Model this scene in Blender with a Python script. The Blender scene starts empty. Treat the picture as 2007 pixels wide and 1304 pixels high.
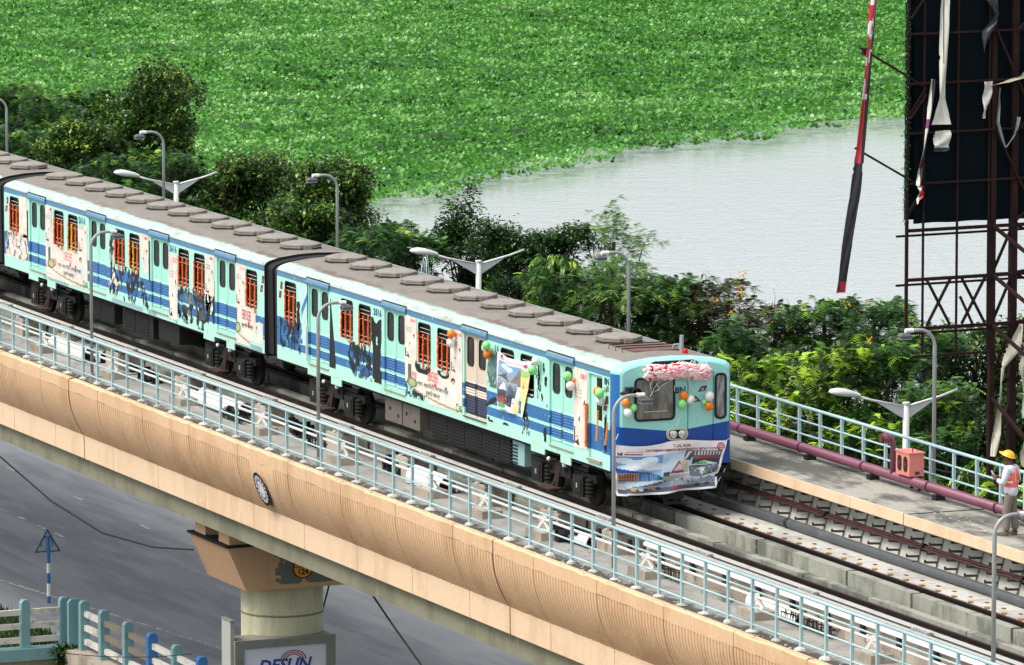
import bpy, math, random
import numpy as np
from mathutils import Vector, Matrix, geometry
R = math.radians
rng = np.random.default_rng(7)
random.seed(7)
SC = bpy.context.scene
COL = SC.collection

# ---------------------------------------------------------------- camera, world, sun, exposure
cam = bpy.data.cameras.new('camera')
co = bpy.data.objects.new('camera', cam); COL.objects.link(co)
YAW, PIT = 0.4031, 0.1289
F_ = Vector((-math.cos(YAW)*math.cos(PIT), math.sin(YAW)*math.cos(PIT), -math.sin(PIT)))
R_ = Vector((math.sin(YAW), math.cos(YAW), 0)); U_ = R_.cross(F_)
co.matrix_world = Matrix(((R_.x, U_.x, -F_.x, 120.0469), (R_.y, U_.y, -F_.y, -54.8017), (R_.z, U_.z, -F_.z, 20.898), (0, 0, 0, 1)))
cam.sensor_width = 36.0; cam.lens = 12392.56/2007*36.0
cam.clip_start = 1.0; cam.clip_end = 6000.0
SC.camera = co
SUN_EL, SUN_AZ = 58.0, 182.0          # azimuth clockwise from +Y
w = bpy.data.worlds.new('World'); SC.world = w; w.use_nodes = True
nt = w.node_tree; bg = nt.nodes['Background']
sky = nt.nodes.new('ShaderNodeTexSky'); sky.sky_type = 'NISHITA'; sky.sun_disc = False
sky.sun_elevation = R(SUN_EL); sky.sun_rotation = R(SUN_AZ)
sky.air_density = 1.0; sky.dust_density = 4.0; sky.ozone_density = 1.0; sky.altitude = 0
hs = nt.nodes.new('ShaderNodeHueSaturation'); hs.inputs['Saturation'].default_value = .38      # overcast: the cloud layer greys the sky
nt.links.new(sky.outputs[0], hs.inputs['Color']); nt.links.new(hs.outputs[0], bg.inputs[0]); bg.inputs[1].default_value = 0.15
sl = bpy.data.lights.new('sun', 'SUN'); so = bpy.data.objects.new('sun', sl); COL.objects.link(so)
sl.energy = 1.25; sl.angle = R(25); sl.color = (1.0, 0.96, 0.9)
d = Vector((math.sin(R(SUN_AZ))*math.cos(R(SUN_EL)), math.cos(R(SUN_AZ))*math.cos(R(SUN_EL)), math.sin(R(SUN_EL))))
so.rotation_euler = d.to_track_quat('Z', 'Y').to_euler()
vs = SC.view_settings; vs.view_transform = 'Standard'; vs.look = 'None'; vs.gamma = 1.0; vs.use_curve_mapping = False
vs.exposure = 0.68

# ---------------------------------------------------------------- shader helpers
def lin(c):
    if isinstance(c, str): c = tuple(int(c[i:i+2], 16)/255 for i in (0, 2, 4))
    return tuple(x/12.92 if x <= .04045 else ((x+.055)/1.055)**2.4 for x in c)
class S:
    """a float or colour socket with arithmetic"""
    def __init__(s, g, o): s.g, s.o = g, o
    def _m(s, op, b=None, c=None): return s.g.math(op, s, b, c)
    def __add__(s, b): return s._m('ADD', b)
    def __radd__(s, b): return s._m('ADD', b)
    def __sub__(s, b): return s._m('SUBTRACT', b)
    def __rsub__(s, b): return s.g.math('SUBTRACT', b, s)
    def __mul__(s, b): return s._m('MULTIPLY', b)
    __rmul__ = __mul__
    def __truediv__(s, b): return s._m('DIVIDE', b)
    def gt(s, b): return s._m('GREATER_THAN', b)
    def lt(s, b): return s._m('LESS_THAN', b)
    def abs(s): return s._m('ABSOLUTE')
    def mod(s, b): return s._m('FLOORED_MODULO', b)
    def floor(s): return s._m('FLOOR')
    def max(s, b): return s._m('MAXIMUM', b)
    def min(s, b): return s._m('MINIMUM', b)
    def btw(s, a, b): return s.gt(a)*s.lt(b)
    def ss(s, a, b): return s.g.ramp(s, a, b)
class G:
    def __init__(s, name):
        s.m = bpy.data.materials.new(name); s.m.use_nodes = True
        s.t = s.m.node_tree; s.p = s.t.nodes['Principled BSDF']; s.out = s.t.nodes['Material Output']
    def n(s, typ, **k):
        x = s.t.nodes.new('ShaderNode'+typ)
        for a, b in k.items(): setattr(x, a, b)
        return x
    def set(s, sock, v):
        if isinstance(v, S): s.t.links.new(v.o, sock)
        elif isinstance(v, (tuple, list)) and len(v) == 3 and sock.type == 'RGBA': sock.default_value = (*v, 1)
        else: sock.default_value = v
    def math(s, op, a, b=None, c=None):
        x = s.n('Math', operation=op)
        for i, v in enumerate((a, b, c)):
            if v is not None: s.set(x.inputs[i], v)
        return S(s, x.outputs[0])
    def ramp(s, v, a, b):
        x = s.n('MapRange', interpolation_type='SMOOTHSTEP')
        s.set(x.inputs[0], v); s.set(x.inputs[1], a); s.set(x.inputs[2], b)
        return S(s, x.outputs[0])
    def coord(s, kind='Object'):
        return S(s, s.n('TexCoord').outputs[kind])
    def pos(s): return S(s, s.n('NewGeometry').outputs['Position'])
    def xyz(s, v):
        x = s.n('SeparateXYZ'); s.set(x.inputs[0], v); return [S(s, o) for o in x.outputs]
    def vec(s, a, b, c):
        x = s.n('CombineXYZ')
        for i, v in enumerate((a, b, c)): s.set(x.inputs[i], v)
        return S(s, x.outputs[0])
    def scale(s, v, k):
        x = s.n('VectorMath', operation='MULTIPLY'); s.set(x.inputs[0], v); x.inputs[1].default_value = k; return S(s, x.outputs[0])
    def noise(s, v, sc, det=4, rough=.6):
        x = s.n('TexNoise'); s.set(x.inputs['Vector'], v); x.inputs['Scale'].default_value = sc
        x.inputs['Detail'].default_value = det; x.inputs['Roughness'].default_value = rough; return S(s, x.outputs[0])
    def voro(s, v, sc, feat='F1'):
        x = s.n('TexVoronoi', feature=feat); s.set(x.inputs['Vector'], v); x.inputs['Scale'].default_value = sc; return S(s, x.outputs[0])
    def mix(s, f, a, b):
        x = s.n('Mix', data_type='RGBA'); s.set(x.inputs[0], f); s.set(x.inputs[6], a); s.set(x.inputs[7], b); return S(s, x.outputs[2])
    def mul(s, a, k):
        x = s.n('Mix', data_type='RGBA', blend_type='MULTIPLY'); x.inputs[0].default_value = 1; s.set(x.inputs[6], a)
        s.set(x.inputs[7], s.vec(k, k, k) if isinstance(k, S) else k); return S(s, x.outputs[2])
    def attr(s, name, fac=True):
        x = s.n('Attribute', attribute_name=name); return S(s, x.outputs['Fac' if fac else 'Color'])
    def bump(s, h, st=.3, dist=.02):
        x = s.n('Bump'); s.set(x.inputs['Height'], h); x.inputs['Strength'].default_value = st; x.inputs['Distance'].default_value = dist
        s.t.links.new(x.outputs[0], s.p.inputs['Normal'])
    def done(s, base, rough=.6, metal=0, spec=None):
        s.set(s.p.inputs['Base Color'], base); s.set(s.p.inputs['Roughness'], rough); s.p.inputs['Metallic'].default_value = metal
        if spec is not None: s.p.inputs['Specular IOR Level'].default_value = spec
        return s.m
def paint(name, c, rough=.5, var=.18, sc=3.0, dirt=None, damt=.5, dsc=1.2, metal=0, bump=0.0):
    g = G(name); P = g.pos(); c = lin(c)
    n = g.noise(P, sc, 5)
    base = g.mul(c, n*(2*var)+(1-var))
    if dirt:
        base = g.mix(g.noise(P, dsc, 6, .7).ss(.5, .72)*damt, base, lin(dirt))
    if bump: g.bump(g.noise(P, sc*8, 3), bump, .02)
    return g.done(base, rough, metal)

# ---------------------------------------------------------------- mesh helpers
class MB:
    def __init__(s): s.v, s.f, s.mi, s.cur = [], [], [], 0
    def add(s, vs, fs):
        o = len(s.v); s.v += [tuple(map(float, p)) for p in vs]
        for f in fs: s.f.append([i+o for i in f]); s.mi.append(s.cur)
        return s
    def box(s, x0, x1, y0, y1, z0, z1):
        return s.add([(x, y, z) for z in (z0, z1) for y in (y0, y1) for x in (x0, x1)],
                     [(0, 2, 3, 1), (4, 5, 7, 6), (0, 1, 5, 4), (2, 6, 7, 3), (0, 4, 6, 2), (1, 3, 7, 5)])
    def beam(s, p, q, w, h=None, up=(0, 0, 1)):
        h = h or w; p, q = Vector(p), Vector(q); d = (q-p).normalized(); u = Vector(up)
        if abs(d.dot(u)) > .99: u = Vector((1, 0, 0))
        a = d.cross(u).normalized()*(w/2); b = a.cross(d).normalized()*(h/2)
        vs = [e+i*a+j*b for e in (p, q) for j in (-1, 1) for i in (-1, 1)]
        return s.add(vs, [(0, 2, 3, 1), (4, 5, 7, 6), (0, 1, 5, 4), (2, 6, 7, 3), (0, 4, 6, 2), (1, 3, 7, 5)])
    def tube(s, pts, r, seg=8, cap=True, closed=False):
        pts = [Vector(p) for p in pts]; n = len(pts); rr = r if isinstance(r, (list, tuple)) else [r]*n
        vs = []; a = None
        for i, p in enumerate(pts):
            d = (pts[min(i+1, n-1)]-pts[max(i-1, 0)]).normalized()
            if a is None:
                u = Vector((0, 0, 1)) if abs(d.z) < .95 else Vector((1, 0, 0)); a = d.cross(u).normalized()
            else: a = (a-d*a.dot(d)).normalized()
            b = d.cross(a)
            for k in range(seg):
                t = 2*math.pi*k/seg; vs.append(p+(a*math.cos(t)+b*math.sin(t))*rr[i])
        fs = [(i*seg+k, i*seg+(k+1) % seg, (i+1)*seg+(k+1) % seg, (i+1)*seg+k) for i in range(n-1) for k in range(seg)]
        if cap: fs += [tuple(range(seg-1, -1, -1)), tuple((n-1)*seg+k for k in range(seg))]
        return s.add(vs, fs)
    def lathe(s, prof, seg=12, o=(0, 0, 0), axis='z', ang=0):
        vs = []; ox, oy, oz = o
        for r, h in prof:
            for k in range(seg):
                t = 2*math.pi*(k+ang)/seg; a, b = r*math.cos(t), r*math.sin(t)
                vs.append({'z': (ox+a, oy+b, oz+h), 'x': (ox+h, oy+a, oz+b), 'y': (ox+a, oy+h, oz+b)}[axis])
        n = len(prof)
        fs = [(i*seg+k, i*seg+(k+1) % seg, (i+1)*seg+(k+1) % seg, (i+1)*seg+k) for i in range(n-1) for k in range(seg)]
        fs += [tuple(range(seg-1, -1, -1)), tuple((n-1)*seg+k for k in range(seg))]
        return s.add(vs, fs)
    def ball(s, c, r, seg=12, rings=8, sz=1.0):
        return s.lathe([(max(r*math.sin(math.pi*i/rings), r*.01), -r*sz*math.cos(math.pi*i/rings)) for i in range(rings+1)], seg, c)
    def extr(s, sec, x0, x1, close=True):
        """section [(y, z)] swept along x"""
        n = len(sec); vs = [(x, y, z) for x in (x0, x1) for y, z in sec]
        fs = [(i, (i+1) % n, n+(i+1) % n, n+i) for i in range(n if close else n-1)]
        if close: fs += [tuple(range(n-1, -1, -1)), tuple(range(n, 2*n))]
        return s.add(vs, fs)
    def prism(s, pts, f, t):
        """polygon in a plane: f(a, b, depth) -> point"""
        n = len(pts); vs = [f(a, b, 0) for a, b in pts]+[f(a, b, t) for a, b in pts]
        return s.add(vs, [tuple(range(n)), tuple(range(2*n-1, n-1, -1))]+[(i, n+i, n+(i+1) % n, (i+1) % n) for i in range(n)])
    def build(s, name, mats, parent=None, loc=None, smooth=False):
        me = bpy.data.meshes.new(name)
        wl = WL(parent) if parent else Vector(loc or (0, 0, 0))
        me.from_pydata([(x-wl.x, y-wl.y, z-wl.z) for x, y, z in s.v], [], s.f)
        mats = mats if isinstance(mats, (list, tuple)) else [mats]
        for m in mats: me.materials.append(m)
        if len(mats) > 1: me.polygons.foreach_set('material_index', s.mi)
        if smooth: me.polygons.foreach_set('use_smooth', [True]*len(s.f))
        me.validate(); me.update()
        o = bpy.data.objects.new(name, me); COL.objects.link(o)
        if parent: o.parent = parent
        else: o.location = wl
        return o
def WL(o):
    l = Vector((0, 0, 0))
    while o: l = l+o.location; o = o.parent
    return l
def tag(o, label=None, cat=None, group=None, kind=None):
    if label: o['label'] = label
    if cat: o['category'] = cat
    if group: o['group'] = group
    if kind: o['kind'] = kind
    return o
def empty(name, loc, label=None, cat=None, group=None):
    o = bpy.data.objects.new(name, None); COL.objects.link(o); o.location = loc; o.empty_display_size = .2
    return tag(o, label, cat, group)
def inst(name, me, loc, parent=None, rz=0, sc=None):
    o = bpy.data.objects.new(name, me); COL.objects.link(o)
    o.location = Vector(loc)-(WL(parent) if parent else Vector((0, 0, 0))); o.parent = parent
    if rz: o.rotation_euler = (0, 0, rz)
    if sc: o.scale = sc if isinstance(sc, tuple) else (sc,)*3
    return o
def copy_tree(o, parent=None):
    c = o.copy(); COL.objects.link(c); c.parent = parent
    for ch in list(o.children): copy_tree(ch, c)
    return c
def np_mesh(name, V, F, mats, tone=None, parent=None, loc=None, smooth=False, col=None):
    """V (n,3), F (m,k) int"""
    me = bpy.data.meshes.new(name); V = np.asarray(V, np.float32); F = np.asarray(F, np.int32); k = F.shape[1]
    wl = WL(parent) if parent else Vector(loc or (0, 0, 0)); V = V-np.array(wl, np.float32)
    me.vertices.add(len(V)); me.vertices.foreach_set('co', V.ravel())
    me.loops.add(F.size); me.loops.foreach_set('vertex_index', F.ravel())
    me.polygons.add(len(F)); me.polygons.foreach_set('loop_start', np.arange(0, F.size, k, dtype=np.int32))
    if smooth: me.polygons.foreach_set('use_smooth', np.ones(len(F), bool))
    for m in (mats if isinstance(mats, (list, tuple)) else [mats]): me.materials.append(m)
    if tone is not None:
        a = me.attributes.new('tone', 'FLOAT', 'POINT'); a.data.foreach_set('value', np.asarray(tone, np.float32))
    if col is not None:
        a = me.attributes.new('print', 'FLOAT_COLOR', 'CORNER')
        c = np.ones((F.size, 4), np.float32); c[:, :3] = np.repeat(col, k, 0); a.data.foreach_set('color', c.ravel())
    me.update(calc_edges=True)
    o = bpy.data.objects.new(name, me); COL.objects.link(o)
    if parent: o.parent = parent
    else: o.location = wl
    return o
def vnoise(U, V, seed=0, octv=4):
    r = np.random.default_rng(seed); out = 0; amp = 1; tot = 0
    for k in range(octv):
        g = r.random((64, 64)); a, b = U*2**k % 63, V*2**k % 63; i, j = a.astype(int), b.astype(int); fa, fb = a-i, b-j
        fa, fb = fa*fa*(3-2*fa), fb*fb*(3-2*fb)
        out = out+amp*(g[i, j]*(1-fa)*(1-fb)+g[i+1, j]*fa*(1-fb)+g[i, j+1]*(1-fa)*fb+g[i+1, j+1]*fa*fb); tot += amp; amp *= .55
    return out/tot
def text(s, size, mat, parent, o, xd, ud, name='lettering', al='CENTER', ext=.0015, bold=0.0, shear=0, space=1.0, xs=1.0):
    cu = bpy.data.curves.new('t', 'FONT'); cu.body = s; cu.size = size; cu.align_x = al; cu.align_y = 'CENTER'
    cu.extrude = ext; cu.offset = bold; cu.resolution_u = 2; cu.shear = shear; cu.space_character = space
    ob = bpy.data.objects.new('t', cu); COL.objects.link(ob); bpy.context.view_layer.update()
    me = bpy.data.meshes.new_from_object(ob.evaluated_get(bpy.context.evaluated_depsgraph_get()))
    bpy.data.objects.remove(ob); bpy.data.curves.remove(cu)
    X, Y = Vector(xd).normalized()*xs, Vector(ud).normalized(); Z = X.cross(Y).normalized(); O = Vector(o)-WL(parent)
    for v in me.vertices: v.co = O+X*v.co.x+Y*v.co.y+Z*v.co.z
    me.materials.clear(); me.materials.append(mat); me.name = name
    t = bpy.data.objects.new(name, me); COL.objects.link(t); t.parent = parent
    return t
def rrect(a0, a1, b0, b1, r, n=4):
    pts = []
    for cx, cy, s in ((a1-r, b0+r, -90), (a1-r, b1-r, 0), (a0+r, b1-r, 90), (a0+r, b0+r, 180)):
        for k in range(n+1):
            t = R(s+90*k/n); pts.append((cx+r*math.cos(t), cy+r*math.sin(t)))
    return pts
def sheet(mb, outer, holes, f):
    """flat sheet with holes, f(a, b) -> point"""
    polys = [[Vector((a, b, 0)) for a, b in p] for p in [outer]+holes]
    tr = geometry.tessellate_polygon(polys); flat = [p for q in polys for p in q]
    mb.add([f(p.x, p.y) for p in flat], [tuple(t) for t in tr])
    return mb

# ---------------------------------------------------------------- materials
mt = {}
mt['steel_dark'] = paint('dark_steel', '110f0e', .8, .25, 6, '24170f', .5, 2)
mt['black'] = paint('black_paint', '141517', .6, .2, 5)
mt['rubber'] = paint('black_rubber', '0e0e10', .7, .1, 5)
mt['underframe'] = paint('grimy_underframe', '0f0e0e', .85, .3, 4, '211a16', .5, 2)
mt['rust'] = paint('rusty_iron', '5a3323', .8, .3, 8, '2c1c16', .6, 3)
mt['galv'] = paint('galvanised_steel', 'a2a5a3', .45, .12, 6, '7f8281', .5, 3, metal=.15)
mt['white'] = paint('white_paint', 'e9e9e4', .45, .05, 4, 'b9b5a8', .35, 2)
mt['rail_blue'] = paint('pale_blue_rail_paint', 'a9c6c9', .4, .08, 6, '8a9593', .4, 3)
mt['orange_red'] = paint('orange_marigold', 'f8651c', .8, .12, 60)
mt['marigold'] = paint('amber_marigold', 'f79420', .8, .25, 60)
mt['yellow'] = paint('yellow_marigold', 'fbc61c', .8, .2, 60)
def concrete(name, c, dark, amt=.8, streak=False, sc=.9, light='cfcabc'):
    g = G(name); P = g.pos()
    Q = g.scale(P, (1.5, 2.0, .45)) if streak else g.scale(P, (.7, 1.6, 1.6))
    n = g.noise(Q, sc, 8, .68); f = g.noise(P, 14, 4, .7); m = g.noise(P, .35, 3)
    base = g.mul(lin(c), f*.5+.75)
    base = g.mix((n+(m-.5)*.8).ss(.43, .64)*amt, base, lin(dark))
    base = g.mix(g.noise(P, 2.3, 8, .75).ss(.58, .70)*.5, base, lin(light))
    g.bump(f, .25, .02)
    return g.done(base, .85)
mt['conc'] = concrete('weathered_concrete', 'a5a397', '575750')
mt['conc_far'] = concrete('stained_walkway_concrete', 'a09c90', '3e3d37', .85, light='cbc7ba')
mt['conc_plinth'] = concrete('streaked_plinth_concrete', '96978a', '4b4e45', .75, True)
mt['conc_pale'] = concrete('pale_slab_concrete', 'bcbab0', '8a8980', .6)
mt['conc_block'] = concrete('beige_block_concrete', 'b3a796', '75695c', .6, True)
mt['olive'] = concrete('olive_concrete', '85836c', '646453', .6, True, light='9a9782')
mt['peach'] = concrete('peach_painted_concrete', 'd8b48e', 'bb946c', .5, True, light='e2c6a6')
mt['peach_pale'] = concrete('pale_peach_concrete', 'e2c5a4', 'c8a680', .45, True, light='ead4b8')
mt['cream_conc'] = concrete('cream_column_paint', 'cdcaaa', '96947a', .5, True, light='dcd8bd')
def deck_mat():
    """near walkway: grey concrete, black algae creeping in a ragged band along the outer kerb"""
    g = G('walkway_concrete'); P = g.pos(); x, y, z = g.xyz(P)
    f = g.noise(P, 14, 4, .7); n = g.noise(g.scale(P, (.8, 1.2, 1)), 1.1, 8, .7)
    base = g.mul(lin('a6a49c'), f*.5+.75)
    base = g.mix(n.ss(.45, .66)*.6, base, lin('75746c'))
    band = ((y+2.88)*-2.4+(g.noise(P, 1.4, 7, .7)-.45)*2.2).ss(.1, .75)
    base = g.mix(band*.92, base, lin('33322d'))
    base = g.mix(g.noise(P, 3.1, 6, .75).ss(.64, .72)*.6, base, lin('d6d4ca'))
    g.bump(f, .25, .02); return g.done(base, .85)
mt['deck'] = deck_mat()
# ================================================================ SETTING: ground, road, water
GZ, WZ = -9.5, -10.5
def ground_mat():
    g = G('bank_soil'); P = g.pos()
    b = g.mix(g.noise(P, .25, 6, .7).ss(.4, .62), lin('4b4535'), lin('2f3f1c'))
    return g.done(g.mul(b, g.noise(P, 5, 4)*.8+.6), .95)
mb = MB()
prof = [(-3000, GZ-.02), (26, GZ-.02), (34, -12), (1500, -12), (1520, -9), (6000, -8)]
prof = [(-3000, GZ-.02), (-40, GZ-.02), (.1, GZ-.02)]+prof[1:]; np_ = len(prof); gx = (-5000, -39.45, -8, 3000)
mb.add([(x, y, z) for x in gx for y, z in prof], [(j*np_+i, (j+1)*np_+i, (j+1)*np_+i+1, j*np_+i+1) for j in range(3) for i in range(np_-1) if not (i == 1 and j == 1)])
tag(mb.build('ground', ground_mat()), kind='structure')
def road_mat():
    g = G('asphalt'); P = g.pos(); x, y, z = g.xyz(P)
    f = g.noise(P, 26, 3, .8); n = g.noise(g.scale(P, (.12, .9, 1)), 1.0, 7, .65)
    b = g.mul(lin('8a8d8e'), f*.5+.75)
    b = g.mix(n.ss(.42, .62)*.6, b, lin('63666a'))
    tr_ = ((y+.3).mod(1.75)-.87).abs().ss(.1, .5); b = g.mix(tr_*g.noise(P, .3, 3).ss(.35, .6)*.22, b, lin('5a5c60'))
    b = g.mix(g.noise(g.scale(P, (.5, 1.5, 1)), .9, 7, .75).ss(.6, .75)*.4, b, lin('8f9092'))
    return g.done(b, .85)
mb = MB(); mb.box(-400, -39.6, -60, 12.7, GZ-.3, GZ); mb.box(-39.599, 150, .3, 12.7, GZ-.3, GZ)
tag(mb.build('road', road_mat()), kind='structure')
def mark_mat():
    g = G('worn_road_paint'); P = g.pos()
    return g.done(g.mix(g.noise(P, 5, 6, .75).ss(.42, .58), lin('74767a'), lin('c9c8c0')), .8)
mm = mark_mat(); mb = MB()
for k in range(-14, 2):
    x = -59.6+k*1.75+(0 if k % 2 else .1)
    mb.box(x, x+.7, 6.1, 6.22, GZ+.002, GZ+.006)
for x in (-71, -64.5, -58.4, -49): mb.box(x, x+.8, 9.0, 9.1, GZ+.002, GZ+.006)
mb.add([(-52, 1.7, GZ+.005), (-30, 5.1, GZ+.005), (-30, 5.2, GZ+.005), (-52, 1.8, GZ+.005)], [(0, 1, 2, 3)])
tag(mb.build('road_marking', mm), kind='structure')
def water_mat():
    g = G('lake_water'); P = g.pos()
    h = g.noise(g.scale(P, (1, .7, 1)), 1.1, 3, .55)*.5+g.noise(g.scale(P, (1, .8, 1)), 5.5, 2, .5)*.5
    g.bump(h, .75, .05); g.p.inputs['IOR'].default_value = 1.55
    return g.done(lin('b6bdba'), .10)
mb = MB(); mb.add([(-2500, 27.5, WZ), (1500, 27.5, WZ), (1500, 1515, WZ), (-2500, 1515, WZ)], [(0, 1, 2, 3)])
tag(mb.build('water', water_mat()), kind='structure')

# ---- leaf materials
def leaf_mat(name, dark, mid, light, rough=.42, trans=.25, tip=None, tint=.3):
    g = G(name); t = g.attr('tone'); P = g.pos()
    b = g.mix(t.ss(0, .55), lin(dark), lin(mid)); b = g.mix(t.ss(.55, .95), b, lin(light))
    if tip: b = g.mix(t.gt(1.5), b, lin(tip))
    g.set(g.p.inputs['Base Color'], b); g.p.inputs['Roughness'].default_value = rough
    tr = g.n('BsdfTranslucent'); g.set(tr.inputs[0], b); mx = g.n('MixShader'); mx.inputs[0].default_value = trans
    g.t.links.new(g.p.outputs[0], mx.inputs[1]); g.t.links.new(tr.outputs[0], mx.inputs[2]); g.t.links.new(mx.outputs[0], g.out.inputs[0])
    return g.m
def leaves(C, az, el, L, W, fold=.25, droop=0.0):
    """leaf blades: base points C, azimuth, elevation, length, width -> verts (n*4), quads"""
    n = len(C); d = np.stack([np.cos(az)*np.cos(el), np.sin(az)*np.cos(el), np.sin(el)], 1)
    s = np.stack([-np.sin(az), np.cos(az), np.zeros(n)], 1); up = np.cross(d, s)
    L = L[:, None]; W = W[:, None]; m = C+d*L*.5
    tip = C+d*L; tip[:, 2] -= droop*L[:, 0]
    V = np.stack([C, m+s*W*.5-up*W*fold*-1, tip, m-s*W*.5+up*W*fold], 1)
    V[:, 0] = C
    return V.reshape(-1, 3), np.arange(4*n).reshape(-1, 4)
def tri(F): return np.concatenate([F[:, [0, 1, 2]], F[:, [0, 2, 3]]])

# ---- floating water hyacinth (one uncountable mass)
EY = [20, 38, 44, 46.5, 50, 54.3, 56.6, 61.2, 68.5, 71.1, 78.8, 86, 91.3, 98, 120, 175]
EX = [-128, -131, -137, -141, -142.6, -145, -147.5, -152, -158, -161, -164.5, -169, -170.5, -171, -173, -180]
def edge(y): return np.interp(y, EY, EX)
C0 = np.array([120.05, -54.8]); Fh = np.array([-math.cos(YAW), math.sin(YAW)]); Rh = np.array([math.sin(YAW), math.cos(YAW)])
N = 80000
dist = np.sqrt(rng.random(N)*(430.0**2-235.0**2)+235.0**2)
lat = (rng.random(N)*2-1)*.104*dist
P = C0+Fh*dist[:, None]+Rh*lat[:, None]
wob = vnoise(P[:, 1]*.25+9, P[:, 0]*.0+3, 5)*5-2.5+2.6*(vnoise(P[:, 1]*1.1+3, P[:, 0]*.3+3, 8, 3)-.5)
far = edge(P[:, 1])+wob-P[:, 0]
keep = (far > 0) & (P[:, 1] > 29)
P, far = P[keep], far[keep]
mound = vnoise(P[:, 0]*.13+40, P[:, 1]*.13+40, 3, 3)
cl = vnoise(P[:, 0]*.55+200, P[:, 1]*.55+200, 4, 2)
n = len(P); K = 4
C = np.repeat(np.column_stack([P, np.full(n, WZ)]), K, 0)
az = rng.random(n*K)*2*np.pi; el = R(18)+rng.random(n*K)*R(62)
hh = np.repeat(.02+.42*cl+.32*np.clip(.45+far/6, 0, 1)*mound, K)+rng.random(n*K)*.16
C[:, 0] += np.cos(az)*.09+rng.normal(0, .08, n*K); C[:, 1] += np.sin(az)*.09+rng.normal(0, .08, n*K); C[:, 2] += hh
L = .155+rng.random(n*K)*.125; W = L*(.75+.25*rng.random(n*K))
n_ = len(C); d_ = np.stack([np.cos(az)*np.cos(el), np.sin(az)*np.cos(el), np.sin(el)], 1); s_ = np.stack([-np.sin(az), np.cos(az), 0*az], 1)
V = np.stack([C+d_*(L*a)[:, None]+s_*(W*b)[:, None]-np.array([0, 0, 1.0])*(L*c)[:, None] for a, b, c in ((.05, .10, 0), (.40, .50, 0), (.95, .22, .08), (.95, -.22, .08), (.40, -.50, 0))], 1).reshape(-1, 3)
F = np.arange(5*n_).reshape(-1, 5)
row = vnoise(P[:, 0]*.8+50, P[:, 1]*.5+50, 14, 2)
tone = np.repeat(np.clip(.02+.5*np.repeat(row, K)+.75*(np.repeat(cl, K)*.45+np.repeat(mound, K)*.3+(hh/.75)*.35)+rng.normal(0, .14, n*K)-.26, 0, 1), 5)  # shade between clumps put into the tone: low leaves darker
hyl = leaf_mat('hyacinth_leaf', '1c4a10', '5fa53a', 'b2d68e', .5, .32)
base_g = G('hyacinth_mat'); Pp = base_g.pos(); hm = base_g.done(base_g.mix(base_g.noise(Pp, 3, 4), lin('1c4012'), lin('347022')), .9)
ys = np.linspace(29, 175, 40); out = [(edge(y)-5.5, y) for y in ys]
nv = len(V); mv = np.array([(x, y, WZ+.03) for x, y in out]+[(-900.0, y, WZ+.03) for y in ys])
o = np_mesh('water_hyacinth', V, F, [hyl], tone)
tag(o, kind='stuff')
mb = MB(); k = len(ys); mb.add([tuple(p) for p in mv], [(i, i+1, k+i+1, k+i) for i in range(k-1)])
tag(mb.build('hyacinth_mat', hm, o), kind='stuff')
# the bed goes on to both sides and behind: tiles of the same plants sharing one mesh
m = 4200; T = np.column_stack([rng.uniform(-13, 13, m), rng.uniform(-13, 13, m), np.full(m, WZ)]); c2 = vnoise(T[:, 0]*.55+20, T[:, 1]*.55+20, 4, 2)
C = np.repeat(T, K, 0); q = m*K; az = rng.random(q)*2*np.pi; el = R(18)+rng.random(q)*R(62); h2 = np.repeat(.05+.42*c2, K)+rng.random(q)*.2
C[:, 0] += np.cos(az)*.1; C[:, 1] += np.sin(az)*.1; C[:, 2] += h2; L = .19+rng.random(q)*.15; W = L*.85
d_ = np.stack([np.cos(az)*np.cos(el), np.sin(az)*np.cos(el), np.sin(el)], 1); s_ = np.stack([-np.sin(az), np.cos(az), 0*az], 1)
V = np.stack([C+d_*(L*a)[:, None]+s_*(W*b)[:, None]-np.array([0, 0, 1.0])*(L*c)[:, None] for a, b, c in ((.05, .10, 0), (.40, .50, 0), (.95, .22, .08), (.95, -.22, .08), (.40, -.50, 0))], 1).reshape(-1, 3)
tile = np_mesh('hyacinth_bed', V, np.arange(5*q).reshape(-1, 5), [hyl], np.repeat(np.clip(.1+np.repeat(c2, K)*.5+h2*.5+rng.normal(0, .14, q)-.1, 0, 1), 5), o); first = True  # same painted shade: low leaves get a darker tone
for ix in range(-24, -5):
    for iy in range(1, 14):
        tx, ty = ix*25.0, iy*25.0+18; rel = np.array([tx, ty])-C0; dd = rel @ Fh; la = abs(rel @ Rh)
        if tx+10 > edge(ty) or dd > 600 or (la < .104*dd and dd < 430): continue
        if first: t_ = tile; first = False
        else: t_ = bpy.data.objects.new('hyacinth_bed', tile.data); COL.objects.link(t_); t_.parent = o
        t_.location = (tx, ty, 0); t_.rotation_euler = (0, 0, math.pi/2*((ix*3+iy) % 4)); tag(t_, kind='stuff')

# ================================================================ VIADUCT
XA, XB = -75.0, 32.0
DZ = -0.6
via = empty('viaduct', (0, 0, 0), 'peach painted concrete railway viaduct with fluted side carrying the train', 'viaduct')
JO = [-28.63, -1.36, 25.9, -55.9]
seams = sorted(set([round(j+s, 2) for j in (-55.9, -28.63, -1.36) for s in [0, 2.17]+[2.17+3.27*k for k in range(1, 8)]]+[25.9, 28.07, 31.3, -58.1, -61.4, -64.7, -68, -71.3, -74.6]))
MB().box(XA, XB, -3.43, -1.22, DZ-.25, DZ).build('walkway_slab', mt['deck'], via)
mb = MB()
for j in JO:                                                # expansion joints and drying cracks on the walkway
    mb.box(j-.03, j+.03, -3.44, -1.25, DZ+.002, DZ+.012)
mb.build('expansion_joint', mt['black'], via)
MB().box(XA, XB, -1.22, 1.05, -.75, -.42).build('track_slab', mt['conc'], via)
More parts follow.
